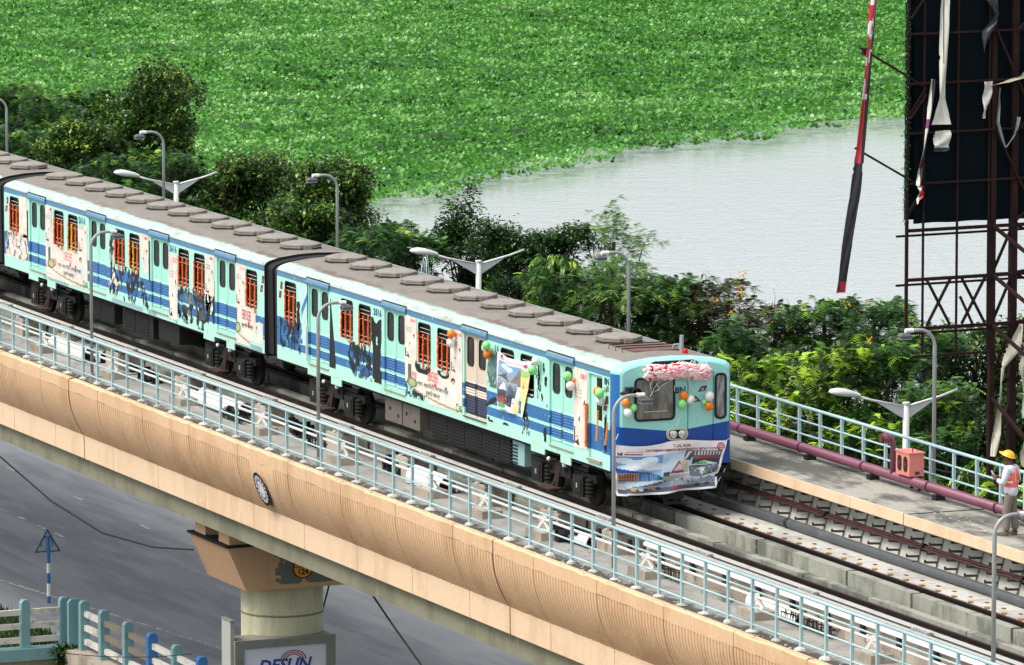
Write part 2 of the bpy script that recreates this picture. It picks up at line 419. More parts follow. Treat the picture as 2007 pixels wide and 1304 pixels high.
# girder web, band and soffit
MB().extr([(-2.9, -2.62), (-2.9, -3.15), (-2.2, -3.32), (1.6, -3.32), (2.3, -2.6), (2.3, -.9), (-2.9, -.9)], XA, XB).build('girder_web', mt['olive'], via)
def flute_panel(x0, x1, plain=None):
    """ribbed panel, bulging outwards at the top and tucked in at the foot"""
    prof = []
    for i in range(9):
        t = i/8; prof.append((-3.47+.40*t**2.0, -.90-1.17*t))
    vs, fs = [], []; pitch = .15; n = max(2, int(round((x1-x0)/pitch))); st = []
    for k in range(n):
        a = x0+(x1-x0)*k/n; w_ = (x1-x0)/n
        flat = plain and plain[0] < a < plain[1]
        st += [(a, 0), (a+w_*.60, 0), (a+w_*.70, 0 if flat else .03), (a+w_*.90, 0 if flat else .03)]
    st.append((x1, 0))
    for x, dp in st:
        for j, (y, z) in enumerate(prof):
            top = 0 if j else .0
            vs.append((x, y+dp, z))
    m = len(prof)
    for i in range(len(st)-1):
        for j in range(m-1): fs.append((i*m+j, (i+1)*m+j, (i+1)*m+j+1, i*m+j+1))
    return MB().add(vs, fs)
for a, b in zip(seams[:-1], seams[1:]):
    if b-a < .5: continue
    g_ = .035 if a in JO else .011; h_ = .035 if b in JO else .011
    # coping with a slightly uneven top edge
    c = MB(); n = 8
    xs = [a+g_+(b-a-g_-h_)*i/n for i in range(n+1)]
    vs = []
    for i, x in enumerate(xs):
        e = random.uniform(-.018, .018)
        vs += [(x, -3.47, -.90+random.uniform(-.012, .012)), (x, -3.475+random.uniform(0, .006), DZ-.02+e), (x, -3.425, DZ+.015+e), (x, -3.30, DZ-.0+.006), (x, -3.30, -.9)]
    fs = [(i*5+j, (i+1)*5+j, (i+1)*5+(j+1) % 5, i*5+(j+1) % 5) for i in range(n) for j in range(5)]+[(0, 1, 2, 3, 4), tuple(n*5+k for k in (4, 3, 2, 1, 0))]
    c.add(vs, fs).build('coping', mt['peach'], via)
    flute_panel(a+g_, b-h_, (-15.95, -14.5) if a < -15.2 < b else None).build('fluted_panel', mt['peach'], via)
    vs = []; c = MB()
    for i, x in enumerate(xs):
        vs += [(x, -3.065, -2.65), (x, -3.075, -2.07+random.uniform(-.012, .012)), (x, -2.95, -2.03), (x, -2.9, -2.65)]
    fs = [(i*4+j, (i+1)*4+j, (i+1)*4+(j+1) % 4, i*4+(j+1) % 4) for i in range(n) for j in range(4)]+[(0, 1, 2, 3), tuple(n*4+k for k in (3, 2, 1, 0))]
    c.add(vs, fs).build('fascia_panel', mt['peach_pale'], via)
MB().box(XA, XB, -3.0, -2.6, -2.04, -.86).build('parapet_core', mt['black'], via)
# track plinths
def jpos(lst, p): return lst
PJ = [-71.5, -67.3, -64.4, -60.2, -57.3, -53, -50.2, -45.9, -43, -38.8, -35.9, -31.7, -28.7, -24.5, -21.6, -17.4, -14.5, -10.3, -7.4, -3.2, -.4, 3.68, 7.9, 10.78, 15.01, 17.9, 22.1, 25, 29.2, 32]
for a, b in zip(PJ[:-1], PJ[1:]):
    e = random.uniform(-.01, .01)
    MB().box(a+.05, b-.05, .30, .52, -.42, -.09+e).build('guard_kerb', mt['conc_plinth'], via)
    MB().box(a-.1+.03, b-.1-.03, -.62, -.42, -.42, -.10-e).build('guard_kerb', mt['conc_plinth'], via)
    MB().box(a+.02, b-.02, -1.2, -.66, -.62, -.24+e*.3).build('rail_plinth', mt['conc_plinth'], via)
    MB().box(a+.02, b-.02, .66, .935, -.42, -.27).build('rail_plinth', mt['conc_plinth'], via)
# pale slabs beside the far rail
x = XA
while x < XB:
    MB().box(x+.006, x+.694, .94, 2.04, -.42, -.118+random.uniform(-.004, .004)).build('track_slab', mt['conc_pale'], via); x += .7
mb = MB(); x = XA
while x < XB:
    mb.box(x+.30, x+.40, 1.22, 1.29, -.13, -.108); x += .7
tag(mb.build('slab_insert', mt['rust'], via), kind='stuff')
# far wall: leaning face, walkway on top with a peach lip
MB().extr([(2.04, -.42), (2.04, -.12), (2.26, .66), (4.2, .66), (4.2, -.42)], XA, XB).build('leaning_wall', mt['conc_pale'], via)
MB().box(XA, XB, 1.835, 4.15, .66, .895).build('walkway_slab', mt['conc_far'], via)
LJ = [-74, -70.8, -67.6, -64.4, -61.2, -58, -54.8, -51.6, -48.4, -45.2, -42, -38.8, -35.6, -32.4, -29.2, -26, -22.8, -19.6, -16.4, -13.2, -10, -6.9, -3.75, -.66, 2.4, 5.0, 7.45, 9.5, 12.6, 15.7, 18.8, 21.9, 25, 28.1, 31.2]
for a, b in zip(LJ[:-1], LJ[1:]):
    g_ = .04 if abs(b-7.45) < .1 else .008
    MB().box(a+.006, b-g_, 1.79, 1.832, .69, .91+random.uniform(-.006, .006)).build('lip_panel', mt['peach_pale'], via)
mb = MB()
for xx in (7.45, -19.6, 34):
    mb.box(xx-.025, xx+.025, 1.84, 4.1, .897, .906)
mb.build('expansion_joint', mt['black'], via)
# cable brackets: a channel up the leaning wall with four arms
def wy(z): return 2.04+.22*(z+.12)/.78
cb = MB(); cb.cur = 1
for s in (-.022, .022): cb.beam((s, wy(-.06)-.008, -.06), (s, wy(.62)-.008, .62), .010, .012, (0, 1, 0))
cb.cur = 0
for z in (.05, .22, .40, .57):
    cb.beam((.0, wy(z)-.02, z), (.0, wy(z)-.29, z+.02), .045, .045); cb.beam((.0, wy(z)-.29, z+.005), (.0, wy(z)-.29, z+.07), .04, .014)
bme = None; mgrey = paint('grey_bracket_paint', '45463f', .6, .2, 8, '33271f', .4, 4)
x = -32.0
while x < 31:
    if bme is None:
        q = cb.build('cable_bracket', [mgrey, paint('grey_channel', '77776e', .5)], via); bme = q.data; q.location = (x, 0, 0)
    else:
        q = inst('cable_bracket', bme, (x+random.uniform(-.04, .04), 0, 0), via)
    x += .86
# emblem on the fluted side
em = MB(); em.lathe([(.60, 0), (.60, .02)], 40)
def emblem_mat():
    g = G('railway_emblem_print'); x, y, z = g.xyz(g.coord()); r = g.math('SQRT', x*x+y*y); a = g.math('ARCTAN2', y, x)
    ring = r.btw(.36, .50); lt = (a*2.9).mod(1.0).gt(.34)
    inner = r.lt(.31)*g.voro(g.coord(), 5.5).gt(.27)
    return g.done(g.mix((ring*lt).max(inner), lin('0a0e18'), lin('efefef')), .5)
e = MB(); e.lathe([(.60, 0), (.60, .02)], 40); o = e.build('emblem', emblem_mat(), via)
ty = -3.47+.40*.5**2; o.location = (-15.2, ty-.045, -1.49)
o.rotation_euler = Vector((0, -1, -.36)).to_track_quat('Z', 'Y').to_euler(); o.scale = (.62, .70, .7)

# ---- pier
pier = empty('pier', (-21.4, -.55, GZ), 'cream round column with a peach flared cap under the viaduct', 'pier')
px, py = -21.35, -.57
cap = MB(); zt, zb = -3.67, -4.75
cap.add([(px+sx*1.33, py+sy*hy, z) for z, hy in ((zt, 1.9), (zb, 1.42)) for sy in (-1, 1) for sx in (-1, 1)],
        [(0, 1, 3, 2), (4, 6, 7, 5), (0, 4, 5, 1), (2, 3, 7, 6), (0, 2, 6, 4), (1, 5, 7, 3)])
def pier_mat():
    g = G('peach_pier_paint'); P = g.pos(); x, y, z = g.xyz(P)
    b = g.mix(g.noise(g.scale(P, (3, 3, .5)), 1.2, 7, .7).ss(.5, .75)*.5, lin('d3aa82'), lin('ad8661'))
    pt = (y+1.25).gt(0)*(z+4.64).gt(0)*(z+3.95+g.noise(P, 2, 3)*.2).lt(.25)*(y-1.2).lt(0)
    b = g.mix(pt*(g.noise(P, 1.5, 6, .6)-(y+.2).abs()*.07).gt(.44), b, lin('74746a'))
    return g.done(b, .8)
cap.build('pier_cap', pier_mat(), pier)
MB().box(px-1.36, px+1.36, py-1.95, py+1.95, zt, zt+.045).build('cap_ledge', mt['steel_dark'], pier)
for bx in (px-.82, px+.82):
    for by in (py-1.35, py+1.35): MB().box(bx-.36, bx+.36, by-.45, by+.45, zt+.045, -3.33).build('bearing_block', mt['peach'], pier)
MB().lathe([(1.0, -12.1), (1.0, zb)], 40, (px, py, 0)).build('column', mt['cream_conc'], pier, smooth=False)
mb = MB(); mb.lathe([(1.005, -5.53), (1.012, -5.52), (1.012, -5.49), (1.005, -5.48)], 40, (px, py, 0)); mb.build('column_band', mt['olive'], pier)
sg = MB(); sg.lathe([(.255, 0), (.255, .015)], 32, (px+1.34, -.55, -4.27), 'x'); sd = sg.build('number_disc', paint('black_sign', '181818', .5), pier)
sg = MB(); sg.lathe([(.225, 0), (.225, .006)], 32, (px+1.356, -.55, -4.27), 'x'); sg.build('disc_face', paint('amber_sign', 'eb9a1c', .5, .08), pier)
MB().box(px+1.362, px+1.366, -.77, -.33, -4.25, -4.23).build('disc_bar', mt['black'], pier)
blk = paint('black_lettering', '131313', .6, .05)
text('124', .19, blk, pier, (px+1.366, -.55, -4.36), (0, 1, 0), (0, 0, 1), bold=.006)
MB().box(px+1.335, px+1.337, -1.8, -1.55, -3.63, -3.5).build('number_plate', paint('amber_plate', 'eb9a1c', .5), pier)

# ---- advertising box strapped round the column
ad = empty('advertising_box', (px, py, GZ), 'grey framed illuminated style advertising box wrapped round the pier column', 'advert box')
fr = paint('grey_aluminium_frame', '83847a', .5, .12, 5, '5e5f55', .5, 3)
bx0, bx1, by0, by1 = px+.42, px+1.26, py-1.69, py+.84
bt = -5.95
MB().box(bx0, bx1, by0, by1, -8.6, bt-.12).build('box_body', fr, ad)
f = MB()
f.box(bx1, bx1+.07, by0-.03, by1+.03, bt-.20, bt); f.box(bx1, bx1+.07, by0-.03, by0+.2, -8.6, bt-.20); f.box(bx1, bx1+.07, by1-.2, by1+.03, -8.6, bt-.20)
f.box(bx0, bx1, by0-.03, by1+.03, bt-.118, bt-.03)
f.build('frame', fr, ad)
MB().box(bx1+.005, bx1+.03, by0+.2, by1-.2, -8.6, bt-.21).build('poster_panel', paint('white_poster', 'd9dce4', .35, .04), ad)
deep = paint('blue_lettering', '10488f', .5, .05); dred = paint('dark_red_lettering', '8a1c2c', .5, .05)
text('DESUN', .40, deep, ad, (bx1+.034, py-.45, -6.62), (0, 1, 0), (0, 0, 1), bold=.012, shear=.25, xs=1.05)
for r0, r1 in ((.17, .205), (.235, .27), (.30, .335)):
    a = MB(); n = 16; vs = []
    for i in range(n+1):
        t = math.pi*i/n
        for r in (r0, r1): vs.append((bx1+.033, py-.21+r*math.cos(t), -6.50+r*math.sin(t)*.72))
    a.add(vs, [(2*i, 2*i+1, 2*i+3, 2*i+2) for i in range(n)]); a.build('logo_arc', dred, ad)
MB().box(bx1-.66, bx1-.06, by0-.10, by0-.001, -9.4, -5.50).build('side_panel', paint('pale_panel', 'a9aaa2', .6, .1), ad)
MB().box(bx1-.68, bx1-.04, by0-.11, by0-.001, -5.50, -5.46).build('side_lid', fr, ad)
# ================================================================ TRACK
def rail_sec(y, zt):
    return [(y-.07, zt-.155), (y+.07, zt-.155), (y+.07, zt-.143), (y+.01, zt-.12), (y+.01, zt-.045), (y+.036, zt-.035), (y+.036, zt), (y-.036, zt), (y-.036, zt-.035), (y-.01, zt-.045), (y-.01, zt-.12), (y-.07, zt-.143)]
def rail_mat():
    g = G('running_rail_steel'); P = g.pos(); x, y, z = g.xyz(P)
    b = g.mix(g.noise(P, 4, 5), lin('160f0d'), lin('2c1a14'))
    b = g.mix((z+.112).gt(0)*((y.abs()-.84).abs().lt(.018)), b, lin('5a4a46'))
    return g.done(b, .55, .3)
rm = rail_mat()
for y, zr, lab in ((-.86, -.105, 'dark rusty running rail beside the white third rail'), (.82, -.095, 'dark rusty running rail beside the slabs with amber clips')):
    o = MB().extr(rail_sec(y, zr), XA, XB).build('running_rail', rm)
    tag(o, lab, 'rail', 'running rails under the train')
    cl = MB(); x = XA+.2; clm = paint('amber_rail_clip', 'b3762c', .6, .25, 9, '6a431c', .5, 5)
    proto = None
    s = 1 if y > 0 else -1
    while x < XB:
        if proto is None:
            proto = MB().box(-.06, .06, y+s*.12, y+s*.19, -.20, -.09) if s > 0 else MB().box(-.08, .08, y+s*.08, y+s*.18, -.25, -.19)
            q = proto.build('rail_clip', clm, o); q.location = (x, 0, 0); pm = q.data
        else: inst('rail_clip', pm, (x, 0, 0), o)
        x += .7
# third rail: two pale aluminium flanges on white insulators, on concrete pedestals
tr = empty('third_rail', (0, -1.75, -.1), 'pale aluminium third rail on white insulators beside the train', 'third rail')
tm = paint('third_rail_aluminium', 'adaca5', .5, .12, 3, '726f69', .4, 1.5)
sec = [(-1.88, -.02), (-1.88, .015), (-1.86, .024), (-1.80, .026), (-1.78, .024), (-1.70, .024), (-1.68, .06), (-1.65, .068), (-1.60, .066), (-1.58, .04), (-1.58, -.02)]
MB().extr(sec, XA, XB).build('conductor', tm, tr); MB().box(XA, XB, -1.785, -1.698, .0245, .0275).build('groove', mt['black'], tr)
m_ = MB().extr([(-1.93, -.06), (-1.93, -.035), (-1.58, -.035), (-1.58, -.06)], XA, XB); m_.build('painted_shadow', mt['black'], tr)  # solid black strip standing in for the shade below the conductor
fj = None; x = XA+2
while x < XB:
    b = MB()
    if fj is None:
        for k in range(5): b.box(-.30+k*.13, -.22+k*.13, -1.78, -1.71, .013, .055)
        b.box(-.34, .34, -1.772, -1.718, .013, .028); b.box(.38, .46, -1.83, -1.70, .02, .075)
        q = b.build('splice_plate', mt['galv'], tr); q.location.x = x; fj = q.data
    else: inst('splice_plate', fj, (x, -1.75, -.1), tr)
    x += 4.9
for o in tr.children:
    if o.name.startswith('splice'): o.location.y, o.location.z = 0, 0
wm = paint('white_porcelain', 'dedcd4', .3, .08, 6, 'a9a498', .4, 4)
BX = [-72, -67, -62, -57, -52, -47, -42.5, -37.7, -34.0, -30.2, -25.1, -19.8, -14.9, -10.85, -6.4, -2.4, .58, 3.25, 8.6, 13.9, 19, 24.2, 29.3]
bme = ime = None
for x in BX:
    if bme is None:
        q = MB().box(0, .95, -1.93, -1.28, DZ+.001, -.17).build('pedestal_block', mt['conc_block'], tr); q.location = (x, 0, 0); bme = q.data
        iz = MB(); iz.box(.2, .75, -1.86, -1.55, -.169, -.145)
        for px_ in (.36, .58): iz.lathe([(.06, -.145), (.1, -.12), (.06, -.10), (.09, -.08), (.06, -.06), (.05, -.02)], 10, (px_, -1.72, 0))
        iz.beam((.3, -1.86, -.15), (.66, -1.84, -.05), .05, .05)
        q = iz.build('insulator', wm, tr); q.location = (x, 0, 0); ime = q.data
    else:
        inst('pedestal_block', bme, (x, -1.75, -.1), tr); inst('insulator', ime, (x, -1.75, -.1), tr)
for o in tr.children:
    if o.name.startswith(('pedestal', 'insul')): o.location.y, o.location.z = 0, 0
# protection board ahead of the train
pb = empty('protection_board', (3, -2.06, -.3), 'long white third rail protection board on black brackets ahead of the train', 'cover board')
MB().extr([(-2.13, -.085), (-2.13, -.02), (-2.06, .0), (-2.05, -.005), (-2.05, -.085)], 3.4, XB).build('board', paint('white_board', 'f0f0ec', .35, .04), pb)
x = 4.0; pmz = None
while x < XB:
    if pmz is None:
        q = MB().box(0, .12, -2.12, -2.05, -.34, -.085).build('bracket', mt['black'], pb); q.location.x += x-3; pmz = q.data
    else: inst('bracket', pmz, (x, -2.06, -.3), pb)
    x += 1.55
for o in pb.children:
    if o.name.startswith('bracket'): o.location.y, o.location.z = 0, 0
MB().box(3.3, XB, -2.02, -1.95, DZ+.001, -.16).build('backing_kerb', mt['conc_block'], pb)
# white pipe on cast brackets along the walkway
wp = empty('walkway_pipe', (0, -2.4, -.3), 'slim white pipe on small white brackets along the near walkway', 'pipe')
MB().tube([(XA, -2.38, -.20), (XB, -2.38, -.20)], .032, 8).build('pipe', wm, wp, smooth=True)
BP = [-71.3, -66, -60.7, -55.4, -50.1, -44.8, -39.5, -34.2, -28.8, -23.65, -18.3, -13.15, -7.84, -4.79, -1.6, 3.7, 8.93, 14.05, 19.4, 24.7, 30]
pm = bm2 = None
for x in BP:
    if pm is None:
        q = MB().box(0, .85, -2.62, -2.14, DZ+.001, -.43).build('pedestal_block', mt['conc_block'], wp); pm = q.data; q.location = (x, 0, 0)
        b = MB(); b.box(.22, .68, -2.5, -2.24, -.43, -.40)
        b.beam((.30, -2.44, -.40), (.42, -2.38, -.22), .06, .07); b.beam((.62, -2.32, -.40), (.48, -2.38, -.22), .06, .07)
        b.lathe([(.075, -.03), (.075, .03)], 12, (.45, -2.38, -.19), 'y'); b.box(.2, .28, -2.40, -2.36, -.26, -.14)
        q = b.build('cast_bracket', wm, wp); bm2 = q.data; q.location = (x, 0, 0)
    else:
        inst('pedestal_block', pm, (x, -2.4, -.3), wp); inst('cast_bracket', bm2, (x, -2.4, -.3), wp)
for o in wp.children:
    if o.name.startswith(('pedestal', 'cast')): o.location.y, o.location.z = 0, 0

# ================================================================ RAILINGS
def railing(name, y, z0, zt, mids, pitch, off, lab, foot, xa, xb):
    r = empty(name, (0, y, z0), lab, 'railing')
    for z, rad, nm in [(zt, .036, 'top_rail')]+[(m, .021, 'mid_rail') for m in mids]:
        x = xa; pts = []
        while x < xb:                      # lengths of tube butted with a small sleeve gap
            e = min(x+6.54, xb); MB().tube([(x+.004, y, z+random.uniform(-.003, .003)), (e-.004, y, z+random.uniform(-.003, .003))], rad, 10).build(nm, mt['rail_blue'], r, smooth=True); x = e
    k = math.ceil((xa-off)/pitch); pme = fme = None
    while off+k*pitch < xb:
        x = off+k*pitch; k += 1
        if pme is None:
            b = MB().box(-.03, .03, y-.03, y+.03, z0, zt-.03).box(-.075, .075, y-.075, y+.075, z0, z0+.012)
            q = b.build('post', mt['rail_blue'], r); q.location = (x, 0, 0); pme = q.data
            if foot:
                b = MB(); b.ball((0, y, z0), .15, 9, 6, .42); q = b.build('mortar_footing', mt['conc_pale'], r); q.location = (x, 0, 0); fme = q.data
        else:
            q = inst('post', pme, (x, y, z0), r); q.rotation_euler = (R(random.uniform(-.5, .5)), R(random.uniform(-.5, .5)), 0)
            if foot: inst('mortar_footing', fme, (x, y, z0), r, random.uniform(0, 6), (random.uniform(.7, 1.15), random.uniform(.7, 1.1), random.uniform(.6, 1.2)))
    # bring prototype children to the same reference
    return r
def fix(r):
    y, z = r.location.y, r.location.z
    for o in r.children:
        if o.name.startswith(('post', 'mortar')): o.location.y = 0; o.location.z = 0
ra = railing('railing', -3.13, DZ, .45, (.21, -.13, -.46), 1.09, -.14, 'pale blue railing with four rails along the near edge walkway', True, -62, 30); fix(ra)
rb = railing('railing', 3.92, .895, 1.79, (1.48, 1.19, .93), 1.045, -.79, 'pale blue railing along the far walkway behind the purple pipe', False, -62, 30); fix(rb)

# ================================================================ PIPES AND CABLES ON THE FAR SIDE
pu = paint('purple_fire_main', '7c4759', .4, .15, 2.5, '5a3542', .5, 1.2)
fm = empty('fire_main', (0, 3.3, 1.1), 'thick purple fire main pipe lying on blocks along the far walkway', 'pipe')
MB().tube([(XA, 3.28, 1.10), (XB, 3.36, 1.10)], .105, 16).build('pipe', pu, fm, smooth=True)
SX = [-70+3.02*k for k in range(34)]; ja = jb = None
for x in SX:
    x += .5
    if ja is None:
        q = MB().box(-.09, .09, 3.2, 3.42, .896, 1.0).build('support_block', mt['black'], fm); ja = q.data; q.location = (x, 0, 0)
        q = MB().lathe([(.106, -.03), (.114, -.025), (.114, .025), (.106, .03)], 16, (.35, 3.315, 1.10), 'x').build('pipe_joint', paint('dark_purple_joint', '5e2f42', .4), fm); jb = q.data; q.location = (x-.8, 0, 0)
    else: inst('support_block', ja, (x, 3.3, 1.1), fm); inst('pipe_joint', jb, (x-.8, 3.3, 1.1), fm)
for o in fm.children:
    if o.name.startswith(('support', 'pipe_j')): o.location.y, o.location.z = 0, 0
# hydrant riser
hy = empty('hydrant', (3.7, 3.42, 1.2), 'purple hydrant riser with round valve beside the salmon hose cabinet', 'hydrant')
MB().tube([(3.93, 3.3, 1.10), (3.93, 3.3, 1.8), (3.92, 3.27, 1.87), (3.90, 3.2, 1.9)], .06, 12).build('riser', pu, hy, smooth=True)
MB().lathe([(.05, -.11), (.10, -.09), (.115, -.02), (.095, .06), (.06, .1)], 14, (3.90, 3.16, 1.90), 'y').build('valve', pu, hy)
MB().lathe([(.09, 0), (.09, .02)], 14, (3.90, 3.02, 1.90), 'y').build('valve_cap', mt['rust'], hy)
hc = empty('hose_cabinet', (4.57, 3.4, 1.2), 'salmon pink hose cabinet with two oval windows above the purple pipe', 'hose cabinet')
sal = paint('salmon_paint', 'dd8577', .45, .1, 3, 'ab6055', .35, 2)
cx0, cx1, cy0, cy1, cz0, cz1 = 4.27, 4.88, 3.2, 3.54, 1.22, 1.69
c = MB().box(cx0, cx1, cy0, cy1, cz0, cz1); c.box(cx0-.02, cx1+.02, cy0-.02, cy1+.02, cz1, cz1+.025); c.build('body', sal, hc)
for k in (0, 1):
    xx = cx0+.17+k*.27
    fpl = lambda a, b, dd: (a, cy0-.012+dd, b)
    MB().prism(rrect(xx-.085, xx+.085, 1.30, 1.62, .08), fpl, .02).build('door_window', mt['black'], hc)
    MB().prism(rrect(xx-.03, xx+.04, 1.42, 1.50, .02), lambda a, b, dd: (a, cy0-.018+dd, b), .005).build('notice', mt['rust'], hc)
MB().box(cx1+.001, cx1+.012, 3.33, 3.43, 1.26, 1.32).build('vent', mt['rust'], hc)
for k in (0, 1): MB().tube([(cx1-.12*k-.05, 3.3+.18*k, cz1+.02), (cx1-.12*k-.05, 3.3+.18*k, cz1+.13)], .012, 6).build('stub', mt['rust'], hc)
MB().box(cx0+.1, cx0+.15, 3.48, 3.53, .9, 1.22).build('stand', mt['steel_dark'], hc); MB().box(cx1-.15, cx1-.1, 3.48, 3.53, .9, 1.22).build('stand', mt['steel_dark'], hc)
# black drain pipe and bundle of brown cables along the leaning wall
bp = empty('drain_pipe', (0, 1.65, -.02), 'thick dark grey drain pipe lying beside the far rail', 'pipe')
MB().tube([(XA, 1.66, -.015)]+[(x, 1.64+.02*math.sin(x*.7), -.015) for x in range(-70, 32, 3)]+[(XB, 1.65, -.015)], .105, 14).build('pipe', paint('charcoal_pipe', '4a4d4f', .5, .15, 4, '6d6d68', .4, 2), bp, smooth=True)
mb = MB()
for k in range(-12, 6): mb.lathe([(.107, -.06), (.113, -.05), (.113, .05), (.107, .06)], 14, (5.9*k+2.4, 1.645, -.015), 'x')
mb.build('coupler', mt['black'], bp)
cbm = paint('brown_cable_sheath', '4a2722', .55, .2, 6)
cbd = empty('cable_bundle', (0, 2.3, .1), 'bundle of dark brown cables resting on the wall brackets', 'cables')
for k in range(5):
    pts = [(x, wy(.24)-.07-.042*(k % 3)+random.uniform(-.006, .006), .265+.04*(k//3)-.03*math.sin((x+32)/.86*2*math.pi)*.25+random.uniform(-.008, .008)) for x in np.arange(-40, 32, .43)]
    MB().tube(pts, .027, 6).build('cable', cbm, cbd, smooth=True)
for x in (-5.3, -1.2, 3.4, 7.9, 12.2, 16.5): MB().tube([(x-.04, wy(.24)-.115, .28), (x+.04, wy(.24)-.115, .28)], .085, 10).build('cable_tie', mt['black'], cbd)
gw = paint('green_earth_wire', '6f9a63', .5); yw = paint('yellow_earth_wire', '8a8a3a', .5)
for k, (x, m_) in enumerate([(6.6, yw), (6.9, gw), (9.0, gw), (9.1, yw)]):
    pts = [(x+.26*t, 1.96-.12*math.sin(t*1.1+k), -.08+.05*math.sin(t*1.6+k)+.04) for t in np.linspace(0, 4, 14)]
    o = MB().tube(pts, .012, 5).build('earth_wire', m_, None)
    tag(o, ['yellowish earth wire looping off the wall brackets', 'green earth wire looping off the wall brackets', 'green earth wire lying further along near the worker side bend', 'yellowish earth wire lying over the pair of green ones ahead'][k], 'wire', 'loose earth wires by the drain pipe')

rc = MB().tube([(-12, 4.3, 1.7), (-5.93, 4.3, 1.36), (-2.79, 4.3, 1.17), (.72, 4.3, 1.07), (4.29, 4.3, 1.19), (6.81, 4.3, 1.33), (12, 4.3, 1.5)], .022, 6).build('cable', mt['rubber'], None, (0, 4.3, 1.1)); tag(rc, 'black cable drooping along the outside of the far railing', 'cable')
# ================================================================ LAMPS
lant = paint('grey_lantern_shell', '5c6063', .4, .15, 6)
def hook_lamp(x, y, z0, ztop, s, label):
    """grey pole curling over towards the track with a small lantern"""
    o = empty('lamp_post', (x, y, z0), label, 'lamp post', 'hooked lamp posts along the walkways')
    r = .36; pts = [(x, y, z0), (x, y, ztop-r)]
    for k in range(1, 9):
        t = math.pi/2*k/8; pts.append((x, y+s*(r-r*math.cos(t)), ztop-r+r*math.sin(t)))
    pts.append((x, y+s*(r+.20), ztop+.0))
    MB().tube(pts, [.042]*2+[.036]*(len(pts)-2), 10).build('pole', mt['galv'], o, smooth=True)
    MB().lathe([(.09, 0), (.09, .015), (.06, .02), (.06, .16), (.045, .17)], 10, (x, y, z0)).build('base_sleeve', mt['galv'], o)
    e = y+s*(r+.2)
    MB().tube([(x, e-s*.06, ztop), (x, e+s*.12, ztop-.005)], .048, 8).build('arm_collar', mt['white'], o)
    l = MB(); l.add([(x+a, e+s*b, ztop+c) for c, rr in ((-.05, .5), (-.10, .85), (-.16, .8)) for a, b in ((-.12*rr, -.10*rr+.1), (.12*rr, -.10*rr+.1), (.12*rr, .2*rr+.1), (-.12*rr, .2*rr+.1))],
        [(0, 1, 2, 3), (0, 4, 5, 1), (1, 5, 6, 2), (2, 6, 7, 3), (3, 7, 4, 0), (4, 8, 9, 5), (5, 9, 10, 6), (6, 10, 11, 7), (7, 11, 8, 4), (11, 10, 9, 8)])
    l.tube([(x, e+s*.08, ztop-.06), (x, e+s*.02, ztop-.02), (x, e+s*.0, ztop)], .02, 6); l.build('lantern', lant, o)
    MB().box(x-.10, x+.10, min(e+s*.02, e+s*.26), max(e+s*.02, e+s*.26), ztop-.175, ztop-.162).build('lens', paint('grey_lens', '9fa3a3', .2), o)
    return o
for x, lab in ((-28.2, 'grey hooked lamp post in front of the second carriage, near edge'), (-12.65, 'grey hooked lamp post in front of the rear half of the lead carriage'), (3.85, 'grey hooked lamp post in front of the cab and printed banner'), (20.6, 'grey hooked lamp post on the near walkway past the worker, cropped at its foot')):
    hook_lamp(x, -3.0, DZ, 3.1, 1, lab)
for x, zt_, lab in ((-55.55, 3.9, 'grey hooked lamp post at the left edge behind the third carriage'), (-42.1, 4.12, 'grey hooked lamp post in front of the tall dark tree'), (-29.15, 4.18, 'grey hooked lamp post behind the gap between the two carriages'), (-11.0, 4.15, 'grey hooked lamp post rising behind the front half of the lead carriage'), (4.45, 4.2, 'grey hooked lamp post behind the salmon hose cabinet')):
    hook_lamp(x, 3.98, .9, zt_, -1, lab)
lw = paint('white_street_light', 'dddddb', .35, .05, 4, '9b9b94', .3, 3)
def twin_light(x, y, zt, both, label):
    o = empty('street_light', (x, y, GZ), label, 'street light', 'white twin arm street lights beyond the viaduct')
    MB().tube([(x, y, GZ), (x, y, zt-2.5), (x, y, zt+.08)], [.13, .085, .075], 12).build('pole', lw, o, smooth=True)
    MB().lathe([(.09, 0), (.09, .04), (.08, .05)], 12, (x, y, zt+.06)).build('pole_cap', lw, o)
    for s in (-1, 1):
        a, b, c = (x, y, zt), (x, y+s*.9, zt+.20), (x, y+s*1.35, zt+.34)
        MB().tube([a, b, c], .03, 8).build('arm', lw, o, smooth=True)
        MB().prism([(0, -.03), (.75, .17), (.75, .13), (.1, -.26), (0, -.26)], lambda p, q, dd, s=s: (x-.012+dd, y+s*p, zt+q), .024).build('gusset', lw, o)
        if s < 0 or both:
            n = 8; vs = []; prof = [(-.04, .05, .05), (.10, .12, .09), (.35, .17, .13), (.55, .18, .13), (.70, .12, .09), (.78, .02, .02)]
            for t, wd, ht in prof:
                for k in range(n):
                    an = 2*math.pi*k/n; vs.append((x+wd*math.cos(an), y+s*(1.25+t), zt+.33+t*.16+ht*math.sin(an)*(1 if math.sin(an) > 0 else .5)))
            fs = [(i*n+k, i*n+(k+1) % n, (i+1)*n+(k+1) % n, (i+1)*n+k) for i in range(len(prof)-1) for k in range(n)]+[tuple(range(n))]
            MB().add(vs, fs).build('luminaire', lw, o, smooth=True)
    return o
l1 = twin_light(-37.75, 11.5, .59, False, 'white twin arm street light behind the middle of the lead carriage')
twin_light(-11.79, 11.5, .05, False, 'white twin arm street light beside the far railing near the hose cabinet')
twin_light(-61.74, 11.5, .43, False, 'white twin arm street light beyond the second carriage roof')
